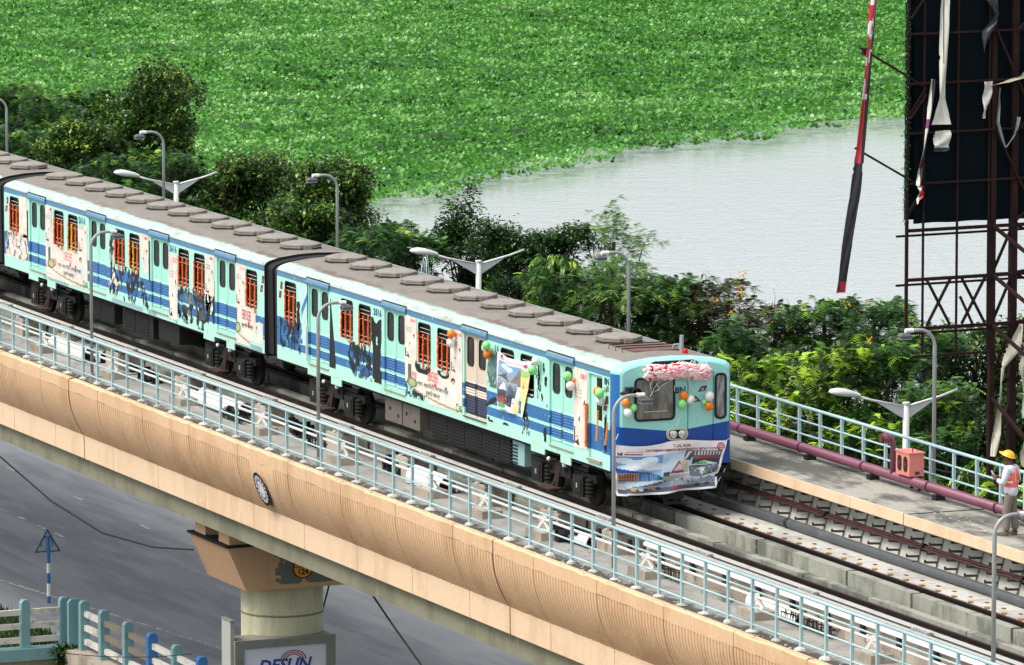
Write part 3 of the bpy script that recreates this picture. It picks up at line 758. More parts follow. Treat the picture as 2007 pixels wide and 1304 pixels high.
# ================================================================ TRAIN
L = 19.5
MINT, BAND, STRIPE, FRONT = 'b0ebd8', '5586a6', '2f6ea6', '0e4c9f'
def body_mat(name, blocks, dirt=.35, seed=0):
    """mint carriage paint with a blue cornice and two blue waist stripes; blocks = extra blue rectangles (x0, x1, z0, z1)"""
    g = G(name); C = g.coord(); x, y, z = g.xyz(C); v = g.vec(x+seed*31.0, y, z)
    n = g.noise(v, 1.3, 6, .65); st = g.noise(g.scale(v, (2.2, 1, .25)), 2.0, 6, .7)
    b = g.mul(lin(MINT), n*.22+.89)
    chip = g.noise(v, 7, 5, .75)
    blue = g.mul(lin(STRIPE), g.noise(v, 2, 4)*.5+.75)
    band = g.mul(lin(BAND), g.noise(v, 2.5, 5)*.45+.78)
    s = z.btw(1.52, 1.80).max(z.btw(1.26, 1.45))
    for x0, x1, z0, z1 in blocks: s = s.max(x.btw(x0, x1)*z.btw(z0, z1))
    b = g.mix(s*chip.lt(.64), b, blue)
    b = g.mix(z.btw(2.915, 3.052)*chip.lt(.66), b, band)
    b = g.mix(st.ss(.55, .8)*dirt, b, lin('8f9a86'))
    low = (1.25-z).ss(0, .3)
    b = g.mix(low*chip.ss(.42, .62)*.5, b, lin('b9c0a4'))
    b = g.mix((g.noise(v, 5, 8, .8)).ss(.66, .72)*.7, b, lin('6b6a5e'))
    top = z.gt(3.06); b = g.mix(top*.75, b, lin('b4cfbd')); b = g.mix(top*g.noise(g.scale(v, (1, 3, 3)), 1.6, 7, .75).ss(.5, .62)*.7, b, lin('8f7f6c'))
    g.bump(g.noise(v, 1.1, 2), .25, .05)
    return g.done(b, .42)
def leaf_paint(name, base, stripe, bands):
    g = G(name); C = g.coord(); x, y, z = g.xyz(C); n = g.noise(C, 2, 6, .65)
    s = None
    for a, c in bands: t = z.btw(a, c); s = t if s is None else s.max(t)
    b = g.mix(s, g.mul(lin(base), n*.2+.9), lin(stripe))
    b = g.mix(g.noise(g.scale(C, (2, 1, .3)), 3, 6, .7).ss(.56, .78)*.4, b, lin('8d8f80'))
    return g.done(b, .42)
mint_leaf = leaf_paint('mint_door_paint', 'a6e4d0', '2a66a0', [(1.52, 1.80), (1.26, 1.45)])
beige_leaf = leaf_paint('beige_door_paint', 'd8c6b2', '222a44', [(1.13, 1.57), (1.72, 1.84)])
def glass_mat(name, c, c2, sc, rough=.12, sp=.6):
    g = G(name); C = g.pos(); n = g.noise(g.scale(C, sc), 2.2, 4, .6)
    return g.done(g.mix(n.ss(.35, .7), lin(c), lin(c2)), rough, spec=sp)
pane_m = glass_mat('window_glass', '080707', '3a2c24', (6, 6, .8), .5, .15)
dpane_m = glass_mat('door_glass', '161513', '2e2c27', (2, 2, 2), .2, .3)
wind_m = glass_mat('windscreen_glass', '5c5a52', '8e8b80', (1, 2.5, .9), .08)  # opaque pane, reflected streaks painted in as uneven grey
trim_m = paint('window_bar_metal', 'c3c6bf', .4, .1, 6)
def roof_mat():
    g = G('grey_roof'); C = g.coord(); x, y, z = g.xyz(C); W = g.pos()
    n = g.noise(g.scale(W, (.8, 1.6, 1)), 1.4, 8, .7); f = g.noise(W, 9, 5, .7)
    b = g.mul(lin('837d74'), f*.4+.8)
    b = g.mix(n.ss(.45, .75)*.6, b, lin('5f5951'))
    seam = ((x+.4).mod(3.17)-.0).lt(.035)
    b = g.mix(seam*.45, b, lin('4d4944'))
    edge = (y.abs()-1.0+(n-.5)*.45).ss(0, .13)
    b = g.mix(edge, b, lin('a9c8b8'))
    rust = (y.abs()-.82+(g.noise(W, 1.7, 7, .75)-.5)*1.2).ss(.05, .12)*(1-edge)
    b = g.mix(rust*g.noise(W, .35, 2).ss(.42, .6)*.75, b, lin('6a5148'))
    g.bump(g.noise(W, 2.0, 5), .3, .03)
    return g.done(b, .75)
roof_m = roof_mat()
vent_d = paint('grimy_vent_joint', '3f3b37', .8, .2, 5)
vent_m = paint('grey_vent_paint', '8f8980', .75, .2, 5, '5f5952', .5, 3)
def nose_mat():
    g = G('cab_front_paint'); C = g.coord(); x, y, z = g.xyz(C); n = g.noise(C, 1.6, 5, .6)
    b = g.mul(lin('9fe2d8'), n*.2+.9)
    vee = z.lt(1.735+y.abs()*.125)
    b = g.mix(y.abs().gt(1.265)*z.lt(3.0), b, lin('2f6fb0'))
    b = g.mix(vee, b, g.mul(lin(FRONT), n*.3+.85))
    b = g.mix(g.noise(g.scale(C, (1, 3, .4)), 3, 7, .75).ss(.6, .8)*.35, b, lin('7a8a88'))
    g.bump(g.noise(C, 1.3, 2), .25, .04)
    return g.done(b, .3)
SHO = [(1.37, 3.04), (1.35, 3.09), (1.28, 3.145), (1.15, 3.19), (.95, 3.235), (.5, 3.29), (0, 3.31)]
# prototypes shared by every carriage
def bar_h(mb, x0, x1, z, y, h=.014): mb.box(x0, x1, y-.008, y+.008, z-h/2, z+h/2)
def make_car(lead, paint_m, wins, doors, vents, label):
    car = empty('metro_carriage', (0, 0, 0), label, 'train carriage', 'coupled metro carriages')
    Z0, Z1 = .95, 3.04
    for s in (-1, 1):
        near = s < 0
        f = lambda a, b, s=s: (a, s*1.37, b)
        holes = [rrect(a, b, 1.95, 2.85, .09) for a, b in wins]+[[(a, 1.08), (b, 1.08), (b, 2.91), (a, 2.91)] for a, b in doors]
        if lead: holes.append([(-1.1, 1.08), (-.40, 1.08), (-.40, 2.88), (-1.1, 2.88)])
        mb = sheet(MB(), [(-L, Z0), (0, Z0), (0, Z1), (-L, Z1)], holes, f)
        for h in holes:
            n = len(h); mb.add([f(a, b) for a, b in h]+[(a, s*1.29, b) for a, b in h], [(i, n+i, n+(i+1) % n, (i+1) % n) for i in range(n)])
        # shoulder up to the roof
        for (ya, za), (yb, zb) in zip(SHO[:3], SHO[1:4]): mb.add([(-L, s*ya, za), (0, s*ya, za), (0, s*yb, zb), (-L, s*yb, zb)], [(0, 1, 2, 3)])
        mb.box(-L, 0, s*1.36-.012, s*1.36+.012, Z0-.02, Z0-.001)
        mb.build('body_side', paint_m, car)
        g_ = MB(); g_.tube([(-L+.02, s*1.372, 3.056), (-.02, s*1.372, 3.056)], .014, 6); g_.build('gutter', mt['galv'], car)
    sk = MB()
    for a, b, h in [(-17.5, -16.75, .13), (-16.0, -15.35, .17), (-4.2, -3.46, .13), (-2.6, -2.05, .17)]:
        for s in (-1, 1): MB().box(a, b, s*1.36-.012, s*1.36+.012, Z0-.02-h, Z0-.021).build('skirt_plate', paint_m, car)
    mb = MB(); P = [(-y, z) for y, z in SHO[3:]]+[(y, z) for y, z in SHO[3:-1]][::-1]
    xs = np.linspace(-L, 0, 14)
    mb.add([(x, y, z) for x in xs for y, z in P], [(i*len(P)+j, (i+1)*len(P)+j, (i+1)*len(P)+j+1, i*len(P)+j+1) for i in range(len(xs)-1) for j in range(len(P)-1)])
    mb.build('roof', roof_m, car, smooth=False)
    MB().box(-L+.05, -.05, -1.30, 1.30, .86, .94).build('floor_frame', mt['underframe'], car)
    MB().box(-L+.02, -.35, -1.27, 1.27, 1.0, 1.06).build('inner_floor', mt['black'], car)
    # ends
    for x, on in ((-L, True), (0, not lead)):
        if on:
            pts = [(-1.37, Z0), (1.37, Z0)]+[(y, z) for y, z in SHO]+[(-y, z) for y, z in SHO[:-1]][::-1]
            MB().add([(x, a, b) for a, b in pts], [tuple(range(len(pts)))]).build('end_wall', mt['black'], car)
            sx = -1 if x < -1 else 1
            sc = [(-1.27, .95), (1.27, .95)]+[(y*.945, z-.055) for y, z in SHO]+[(-y*.945, z-.055) for y, z in SHO[:-1]][::-1]
            MB().prism(sc, lambda a, b, dd, x=x, sx=sx: (x+sx*(.002+dd), a, b), .36).build('gangway_bellows', mt['rubber'], car)
    # windows
    cache = {}
    for a, b in wins:
        for s in (-1, 1):
            if s not in cache:
                fr = MB(); o_, i_ = rrect(-.005, .745, 1.945, 2.855, .095), rrect(.025, .715, 1.975, 2.825, .07); n = len(o_)
                y0, y1 = s*1.374, s*1.30
                fr.add([(p, y0, q) for p, q in o_]+[(p, y0, q) for p, q in i_]+[(p, y1, q) for p, q in i_], [(i, (i+1) % n, n+(i+1) % n, n+i) for i in range(n)]+[(n+i, n+(i+1) % n, 2*n+(i+1) % n, 2*n+i) for i in range(n)])
                ba = MB()
                for z in (2.72, 2.63, 2.50, 2.11): bar_h(ba, .02, .72, z, s*1.33, .011)
                bar_h(ba, .02, .72, 2.0, s*1.335, .03)
                pn = MB(); pn.add([(p, s*1.30, q) for p, q in rrect(0, .74, 1.95, 2.85, .08)], [tuple(range(20))])
                cache[s] = None
                W = fr.build('window', paint_m if False else mt['rubber'], car); pq = pn.build('pane', pane_m, W); bq = tag(ba.build('window_bar', trim_m, W), kind='stuff')
                cache[s] = (W.data, pq.data, bq.data); W.location = (a, 0, 0)
            else:
                W = inst('window', cache[s][0], (0, 0, 0), car); W.location = (a, 0, 0)
                for nm, me in (('pane', cache[s][1]), ('window_bar', cache[s][2])):
                    c = inst(nm, me, (0, 0, 0), None); c.parent = W; c.location = (0, 0, 0)
                    if nm == 'window_bar': c['kind'] = 'stuff'
    # doors
    dc = {}
    for di, (a, b) in enumerate(doors):
        for s in (-1, 1):
            beige = lead and di == 2 and s < 0; lm = beige_leaf if beige else mint_leaf; key = (s, beige)
            if key not in dc:
                mesh = []
                for lx0, lx1, wx0, wx1 in ((.01, .635, .10, .46), (.645, 1.28, .76, 1.12)):
                    f = lambda p, q, s=s: (p, s*1.325, q)
                    m_ = sheet(MB(), [(lx0, 1.09), (lx1, 1.09), (lx1, 2.91), (lx0, 2.91)], [rrect(wx0, wx1, 2.22, 2.83, .1)], f)
                    m_.box(lx0, lx0+.018, min(s*1.333, s*1.30), max(s*1.333, s*1.30), 1.09, 2.91); m_.box(lx1-.018, lx1, min(s*1.333, s*1.30), max(s*1.333, s*1.30), 1.09, 2.91)
                    lv = MB(); z = 1.2
                    while z < 1.86:
                        lv.add([(lx0+.06, s*1.326, z+.04), (lx1-.06, s*1.326, z+.04), (lx1-.06, s*1.352, z), (lx0+.06, s*1.352, z), (lx0+.06, s*1.326, z-.002), (lx1-.06, s*1.326, z-.002)], [(0, 1, 2, 3), (3, 2, 5, 4)]); z += .062
                    pn = MB(); pts = rrect(wx0-.012, wx1+.012, 2.208, 2.842, .11); pn.add([(p, s*1.316, q) for p, q in pts], [tuple(range(20))])
                    gk = MB(); i_ = rrect(wx0, wx1, 2.22, 2.83, .1); o_ = rrect(wx0-.022, wx1+.022, 2.198, 2.852, .115); n = 20
                    gk.add([(p, s*1.331, q) for p, q in o_]+[(p, s*1.331, q) for p, q in i_], [(i, (i+1) % n, n+(i+1) % n, n+i) for i in range(n)])
                    q = m_.build('door', lm, car); subs = [lv.build('louvre', lm, q), pn.build('pane', dpane_m, q), gk.build('gasket', mt['rubber'], q)]
                    mesh.append((q.data, [(t.name.split('.')[0], t.data) for t in subs])); q.location = (a, 0, 0)
                    if beige: q['label'] = 'beige door leaf with dark navy lower bands'
                dc[key] = mesh
            else:
                for me, subs in dc[key]:
                    q = inst('door', me, (0, 0, 0), car); q.location = (a, 0, 0)
                    for nm, sm in subs:
                        c = inst(nm, sm, (0, 0, 0), None); c.parent = q; c.location = (0, 0, 0)
            mb = MB(); sec = [(s*1.366, 2.925), (s*1.405, 2.93), (s*1.42, 2.99), (s*1.40, 3.05), (s*1.34, 3.085)]
            mb.extr(sec, a-.12, b+.06); mb.build('door_canopy', band_m, car)
            mb = MB(); mb.tube([(a-.13, s*1.375, 2.93), (a-.13, s*1.405, 3.03), (a-.11, s*1.37, 3.10), (b+.05, s*1.37, 3.10), (b+.07, s*1.40, 3.04)], .012, 6); mb.build('drip_rail', mt['steel_dark'], car)
            MB().box(a, b, min(s*1.36, s*1.40), max(s*1.36, s*1.40), 1.055, 1.079).build('door_sill', mt['rust'] if beige else sill_m, car)
            MB().box(a, b, min(s*1.29, s*1.30), max(s*1.29, s*1.30), 1.08, 2.91).build('door_backing', mt['black'], car)
    # roof vents
    vme = None
    for x in vents:
        if vme is None:
            v = MB()
            for r0, h0, r1, h1 in ((.50, 0, .50, .04), (.475, .04, .475, .055), (.51, .055, .51, .09), (.48, .09, .48, .103), (.505, .103, .50, .135)):
                v.cur = 1 if r0 < .49 or h0 == 0 else 0; v.lathe([(r0, h0), (r1, h1)], 8, (0, 0, 0), ang=.5)
            v.cur = 1; v.lathe([(.54, -.03), (.54, .008)], 8, (0, 0, 0), ang=.5); v.cur = 0
            v.lathe([(.50, .135), (.34, .172), (.05, .185)], 8, (0, 0, 0), ang=.5)
            v.box(-.5, -.44, -.12, .12, .03, .11); v.box(.44, .52, -.10, .10, .02, .12)
            q = v.build('roof_vent', [vent_m, vent_d], car); vme = q.data; q.location = (x, 0, 3.285)
        else:
            q = inst('roof_vent', vme, (0, 0, 0), car); q.location = (x, 0, 3.285)
    # bogies and underframe
    for bx in (-16.25, -3.0):
        for s in (-1, 1):
            fm_ = MB(); fm_.box(bx-1.75, bx+1.75, s*1.05-.08, s*1.05+.08, .46, .62); fm_.box(bx-.55, bx+.55, s*1.08-.12, s*1.08+.12, .40, .72)
            fm_.box(bx-1.4, bx+1.4, s*1.14-.03, s*1.14+.03, .66, .74)
            fm_.build('bogie_frame', mt['underframe'], car)
            for ax in (-1.1, 1.1):
                b = MB(); b.box(bx+ax-.33, bx+ax+.20, s*1.12-.13, s*1.12+.13, .12, .56); b.box(bx+ax-.25, bx+ax+.12, s*1.25-.02, s*1.25+.02, .2, .5)
                b.build('axle_box', mt['steel_dark'], car)
                b = MB(); b.box(bx+ax-.08, bx+ax-.02, s*1.28-.005, s*1.28+.005, .30, .40); b.build('axle_mark', mt['galv'], car)
                sp = MB()
                for k in range(5): sp.lathe([(.085, .14+k*.085), (.11, .155+k*.085), (.11, .185+k*.085), (.085, .20+k*.085)], 10, (bx+ax+.40, s*1.15, 0))
                sp.build('coil_spring', mt['steel_dark'], car)
                MB().lathe([(.43, -.065), (.45, -.05), (.45, .05), (.42, .065)], 24, (bx+ax, s*.84, .34), 'y').build('wheel', mt['steel_dark'], car)
            cs = MB(); cs.box(bx-.55, bx+.1, min(s*1.2, s*1.5), max(s*1.2, s*1.5), .12, .15); cs.beam((bx-.1, s*1.25, .15), (bx-.05, s*1.2, .6), .08, .08); cs.beam((bx-.3, s*1.25, .15), (bx-.1, s*1.2, .5), .05, .05)
            cs.build('collector_shoe', shoe_m, car)
            for hx, hz in ((-.45, .62), (.35, .66)):
                hs = MB(); hs.tube([(bx+hx, s*1.2, hz-.15), (bx+hx, s*1.27, hz), (bx+hx+.12, s*1.27, hz+.1), (bx+hx+.3, s*1.2, hz+.12)], .025, 6); hs.build('hose', mt['rubber'], car)
            b = MB(); b.ball((bx+.42, s*1.29, .70), .055, 8, 6); b.ball((bx-.42, s*1.29, .72), .05, 8, 6); b.build('hose_coupling', mt['white'], car)
    for x0, x1, z0, z1, m_, nm in UNDER[lead]:
        for s in (-1, 1):
            b = MB().box(x0, x1, min(s*.5, s*1.2), max(s*.5, s*1.2), z0, z1).build(nm, m_, car)
            if nm == 'equipment_box' and m_ is mt['underframe']:
                k = MB(); x = x0+.08
                while x < x1-.3:
                    z = z0+.06
                    while z < z1-.05: k.box(x, x+.9, s*1.21-.01, s*1.21+.01, z, z+.03); z += .075
                    x += 1.0
                k.build('louvre', mt['steel_dark'], b)
            if nm == 'resistor_box':
                k = MB()
                for i in range(4): k.lathe([(.05, 0), (.05, .02), (.02, .03)], 8, (x0+.3+.5*i, s*1.2, z0+.18 if i % 2 else z0+.3), 'y')
                k.box((x0+x1)/2-.012, (x0+x1)/2+.012, s*1.205-.006, s*1.205+.006, z0, z1)
                k.build('box_bolt', mt['steel_dark'], b)
    return car
shoe_m = paint('brown_shoe_iron', '3a2721', .8, .3, 6)
band_m = paint('blue_canopy_paint', BAND, .42, .2, 3, '8a9aa0', .6, 2.5)
sill_m = paint('worn_sill', '9a8e7c', .7, .2, 8)
brown_box = paint('brown_grey_box', '6a625a', .6, .2, 3, '4a3d35', .6, 2)
lblue_box = paint('pale_blue_box', '8db3b5', .5, .12, 3, '5f6a68', .5, 2)
UNDER = {True: [(-13.05, -10.95, .30, .86, brown_box, 'resistor_box'), (-10.3, -5.75, .28, .84, mt['underframe'], 'equipment_box'), (-5.6, -4.95, .32, .84, lblue_box, 'control_box')],
         False: [(-13.2, -11.2, .30, .82, mt['underframe'], 'equipment_box'), (-10.6, -8.3, .26, .84, mt['underframe'], 'equipment_box'), (-7.9, -6.4, .35, .84, mt['steel_dark'], 'control_box')]}
lead_m = body_mat('lead_carriage_paint', [(-19.6, -17.9, 1.40, 1.95), (-1.16, .2, 1.28, 1.78)], .35, 0)
sec_m = body_mat('second_carriage_paint', [(-19.6, -17.6, 1.35, 1.86), (-.75, .2, 1.35, 1.80)], .3, 1)
LW = [(-18.98, -18.25), (-15.35, -14.62), (-14.24, -13.5), (-10.63, -9.9), (-9.5, -8.77), (-5.87, -5.14), (-4.77, -4.04)]
LD = [(-17.42, -16.13), (-12.67, -11.38), (-7.95, -6.66), (-3.2, -1.91)]
CW = [(-19.02, -18.29), (-15.39, -14.66), (-14.28, -13.55), (-10.66, -9.93), (-9.56, -8.83), (-5.95, -5.22), (-4.84, -4.11), (-1.22, -.49)]
CD = [(-17.4, -16.11), (-12.66, -11.37), (-7.95, -6.66), (-3.24, -1.95)]
lead = make_car(True, lead_m, LW, LD, [-18.5+1.589*k for k in range(11)], 'mint and blue lead metro carriage with decorated cab, torn posters and roof vents')
second = make_car(False, sec_m, CW, CD, [-18.53+1.583*k for k in range(12)], 'second mint and blue metro carriage behind the lead one, marked 2616')
third = copy_tree(second); third['label'] = 'third metro carriage, only its dark end and grey roof showing at the left edge'
second.location.x = -20.35; third.location.x = -40.7

# ---- lead cab
Z0 = .95
sec = [(-1.37, Z0), (1.37, Z0)]+[(y, z) for y, z in SHO]+[(-y, z) for y, z in SHO[:-1]][::-1]
rings = [(0, 1.0, 1.0), (.10, .992, .996), (.19, .965, .985), (.255, .93, .965), (.29, .885, .935)]
nb = MB(); n = len(sec); vs = []
for x, sy, sz in rings: vs += [(x, y*sy, 2.05+(z-2.05)*sz if z > 2 else z) for y, z in sec]
nb.add(vs, [(i*n+j, i*n+(j+1) % n, (i+1)*n+(j+1) % n, (i+1)*n+j) for i in range(len(rings)-1) for j in range(n)]+[tuple((len(rings)-1)*n+k for k in range(n))])
nose = nb.build('cab_front', nose_mat(), lead)
FX = .29
def front(a, b, dd=0): return (FX+dd, a, b)
def framed(name, a0, a1, b0, b1, r, gm, fm=mt['rubber'], w_=.045):
    o_ = rrect(a0-w_, a1+w_, b0-w_, b1+w_, r+w_); i_ = rrect(a0, a1, b0, b1, r); n = len(o_); m_ = MB()
    m_.add([front(p, q, .002) for p, q in o_]+[front(p, q, .022) for p, q in o_]+[front(p, q, .022) for p, q in i_]+[front(p, q, .002) for p, q in i_],
           [(k*n+i, k*n+(i+1) % n, (k+1)*n+(i+1) % n, (k+1)*n+i) for k in range(3) for i in range(n)])
    q = m_.build(name, fm, lead)
    MB().add([front(p, t, .008) for p, t in rrect(a0-.01, a1+.01, b0-.01, b1+.01, r)], [tuple(range(n))]).build('pane', gm, q)
    return q
ws = framed('windscreen', -.90, -.05, 2.03, 2.87, .07, wind_m)
MB().box(FX+.012, FX+.016, -.72, -.18, 2.18, 2.195).build('painted_reflection', trim_m, ws)  # pale bar laid on the pane in place of a reflection
framed('side_window', .95, 1.14, 1.99, 2.88, .06, glass_mat('grey_side_glass', '4d4f50', 'a9aaa8', (1, 7, 1.2)))
framed('destination_box', -.53, .47, 2.99, 3.20, .06, dpane_m)
MB().box(FX-.005, FX+.004, .285, .299, 1.0, 2.96).box(FX-.005, FX+.004, .285, .885, 2.945, 2.958).box(FX-.005, FX+.004, .872, .886, 1.0, 2.95).build('door_seam', mt['black'], lead)
hl = MB().prism(rrect(-.21, .28, 1.555, 1.81, .12), front, .05).build('headlamp_housing', paint('cream_lamp_housing', 'c9c6ac', .4), lead)
MB().prism(rrect(-.165, .235, 1.59, 1.775, .09), lambda a, b, dd: front(a, b, .051+dd), .006).build('headlamp_recess', mt['steel_dark'], hl)
chrome = bpy.data.materials.new('headlamp_glass'); chrome.use_nodes = True
cp = chrome.node_tree.nodes['Principled BSDF']; cp.inputs['Metallic'].default_value = .9; cp.inputs['Roughness'].default_value = .12; cp.inputs['Base Color'].default_value = (.8, .8, .78, 1)
for yy in (-.065, .135): MB().lathe([(.088, .055), (.085, .075), (.06, .07), (.02, .095)], 16, (FX, yy, 1.682), 'x').build('headlamp', chrome, hl, smooth=True)
# black lookout horn at the corner
hm_ = MB(); hm_.tube([(FX-.08, -1.25, 2.60), (FX+.10, -1.14, 2.63), (FX+.14, -1.02, 2.63)], .04, 8)
hm_.lathe([(.06, -.12), (.10, -.05), (.115, .10), (.10, .11), (.085, .04)], 14, (FX+.16, -1.00, 2.63), 'x'); hm_.box(FX+.02, FX+.2, -1.17, -1.0, 2.55, 2.74)
hm_.build('lookout_mirror', mt['black'], lead)
wi = MB(); wi.tube([(FX+.03, -.40, 2.92), (FX+.035, -.62, 2.48)], .012, 5); wi.tube([(FX+.03, -.36, 2.92), (FX+.035, -.58, 2.50)], .008, 5); wi.build('wiper', mt['black'], ws)
logo_m = paint('maroon_logo', '7a2f3c', .5, .12)
for pts in ([(.52, 2.545), (.60, 2.66), (.75, 2.675), (.69, 2.56)], [(.385, 2.325), (.46, 2.48), (.545, 2.40), (.60, 2.345)]):
    MB().prism(pts, lambda a, b, dd: front(a, b, .001+dd), .003).build('logo', logo_m, lead)
for pts in ([(.60, 2.57), (.64, 2.63), (.66, 2.60)], [(.45, 2.35), (.475, 2.41), (.50, 2.37)]):
    MB().prism(pts, lambda a, b, dd: front(a, b, .004+dd), .002).build('logo_mark', mt['white'], lead)
navy = paint('navy_lettering', '1f4468', .5, .06)
text('8N', .19, navy, lead, (FX+.004, .12, 2.60), (0, 1, 0), (0, 0, 1), bold=.006)
# anticlimber and guard below
cg = MB()
for y0 in (-.95, -.05, .85):
    cg.beam((FX-.05, y0-.28, .72), (FX-.02, y0-.16, .22), .05, .07); cg.beam((FX-.05, y0+.28, .72), (FX-.02, y0+.16, .22), .05, .07); cg.beam((FX-.02, y0-.18, .22), (FX-.02, y0+.18, .22), .07, .07)
    cg.beam((FX-.05, y0-.22, .5), (FX-.05, y0+.22, .5), .05, .05)
cg.box(FX-.12, FX+.02, -1.25, 1.25, .70, .80); cg.box(FX-.10, FX+.0, -1.3, 1.3, .88, 1.0)
cg.build('rail_guard', mt['steel_dark'], lead)
cpl = MB(); cpl.box(FX-.3, FX+.02, -.12, .12, .62, .88); cpl.box(FX-.1, FX+.03, -.2, .2, .30, .50); cpl.build('coupler', mt['steel_dark'], lead)
# cab side door, window, roof fittings
cd = MB(); sheet(cd, [(-1.09, 1.09), (-.41, 1.09), (-.41, 2.87), (-1.09, 2.87)], [rrect(-.80, -.45, 1.92, 2.82, .03)], lambda a, b: (a, -1.32, b)); q = cd.build('cab_door', lead_m, lead)
MB().add([(a, -1.30, b) for a, b in rrect(-.82, -.43, 1.9, 2.84, .03)], [tuple(range(20))]).build('pane', dpane_m, q)
MB().box(-.80, -.62, -1.312, -1.302, 1.92, 2.82).build('open_gap', mt['black'], q)
MB().box(-1.12, -.4, -1.42, -1.36, 1.02, 1.075).build('cab_step', sill_m, lead)
MB().add([(-1.1, 1.30, 1.08), (-.4, 1.30, 1.08), (-.4, 1.30, 2.88), (-1.1, 1.30, 2.88)], [(0, 1, 2, 3)]).build('cab_door', lead_m, lead)
MB().tube([(-.2, -1.40, 1.35), (-.2, -1.40, 2.05)], .014, 6).box(-.23, -.17, -1.374, -1.371, 1.3, 2.1).build('handrail', mt['black'], lead)
def side(o, s=-1): return lambda a, b, dd=0: (a+o, s*(1.3715+dd), b)
for cx, pr_ in ((-.15, 0), (-19.3, 1)):
    f = side(0)
    for pts in ([(-.02, 2.60), (.14, 2.60), (.14, 2.72), (.02, 2.72)], [(-.08, 2.30), (.10, 2.34), (.12, 2.50), (-.02, 2.50)], [(-.16, 2.18), (.02, 2.18), (.06, 2.29), (-.12, 2.29)]) if cx > -1 else ([(.06, 2.62), (.21, 2.62), (.24, 2.80), (.10, 2.80)], [(-.04, 2.40), (.12, 2.40), (.17, 2.57), (.02, 2.57)]):
        MB().prism([(cx+a-.05, b) for a, b in pts], f, .002).build('logo', logo_m if pts[0][1] < 2.59 or cx < -1 else paint('green_logo', '6f7f45', .5), lead)
text('8N', .20, navy, lead, (-.17, -1.3735, 2.80), (1, 0, 0), (0, 0, 1), bold=.008)
text('16', .155, navy, lead, (-.23, -1.3735, 2.62), (1, 0, 0), (0, 0, 1), bold=.004)
text('2016', .215, navy, lead, (-13.08, -1.3735, 2.76), (1, 0, 0), (0, 0, 1), bold=.008, space=1.15)
text('16', .215, navy, lead, (-6.09, -1.3735, 2.77), (1, 0, 0), (0, 0, 1), bold=.008, space=1.15)
blue_l = paint('blue_number', '2b6b96', .5, .06)
for x, t in ((-13.2, '2616'), (-6.35, '2616')): text(t, .23, blue_l, second, (x-20.35, -1.3735, 2.77), (1, 0, 0), (0, 0, 1), bold=.009, space=1.15)
for cx in (-19.35, -.22):
    for pts in ([(.06, 2.62), (.21, 2.62), (.24, 2.80), (.10, 2.80)], [(-.04, 2.40), (.12, 2.40), (.17, 2.57), (.02, 2.57)]):
        MB().prism([(cx-20.35+a-.02, b) for a, b in pts], side(0), .002).build('logo', logo_m, second)
        MB().prism([(cx-20.35+a*.5+.05, b+.05) for a, b in [(pts[0][0], pts[0][1]), (pts[0][0]+.07, pts[0][1]), (pts[0][0]+.09, pts[0][1]+.06)]], side(0, -1), .004).build('logo_mark', mt['white'], second)
pn = paint('brown_roof_panel', '6f5148', .7, .25, 4, '8b837c', .6, 3)
MB().box(-2.0, -.85, -.45, .72, 3.275, 3.318).build('roof_panel', pn, lead)
mb = MB()
for x in (-1.75, -1.4, -1.05):
    mb.tube([(x, -.62, 3.26), (x, -.62, 3.36), (x, .8, 3.36), (x, .8, 3.26)], .012, 5)
mb.build('grab_rail', mt['steel_dark'], lead)
MB().tube([(-.75, .62, 3.2), (-.75, .62, 3.62)], .045, 10).build('antenna', mt['galv'], lead)
MB().tube([(-.95, .5, 3.28), (-.93, .52, 3.40), (-.85, .60, 3.42), (-.82, .62, 3.3)], .022, 6).build('whistle', mt['galv'], lead)
MB().lathe([(.06, 0), (.06, .07), (.045, .10), (.01, .11)], 12, (-.35, .52, 3.28)).build('tail_lamp', paint('red_lamp', 'c21f2a', .25, .05), lead)
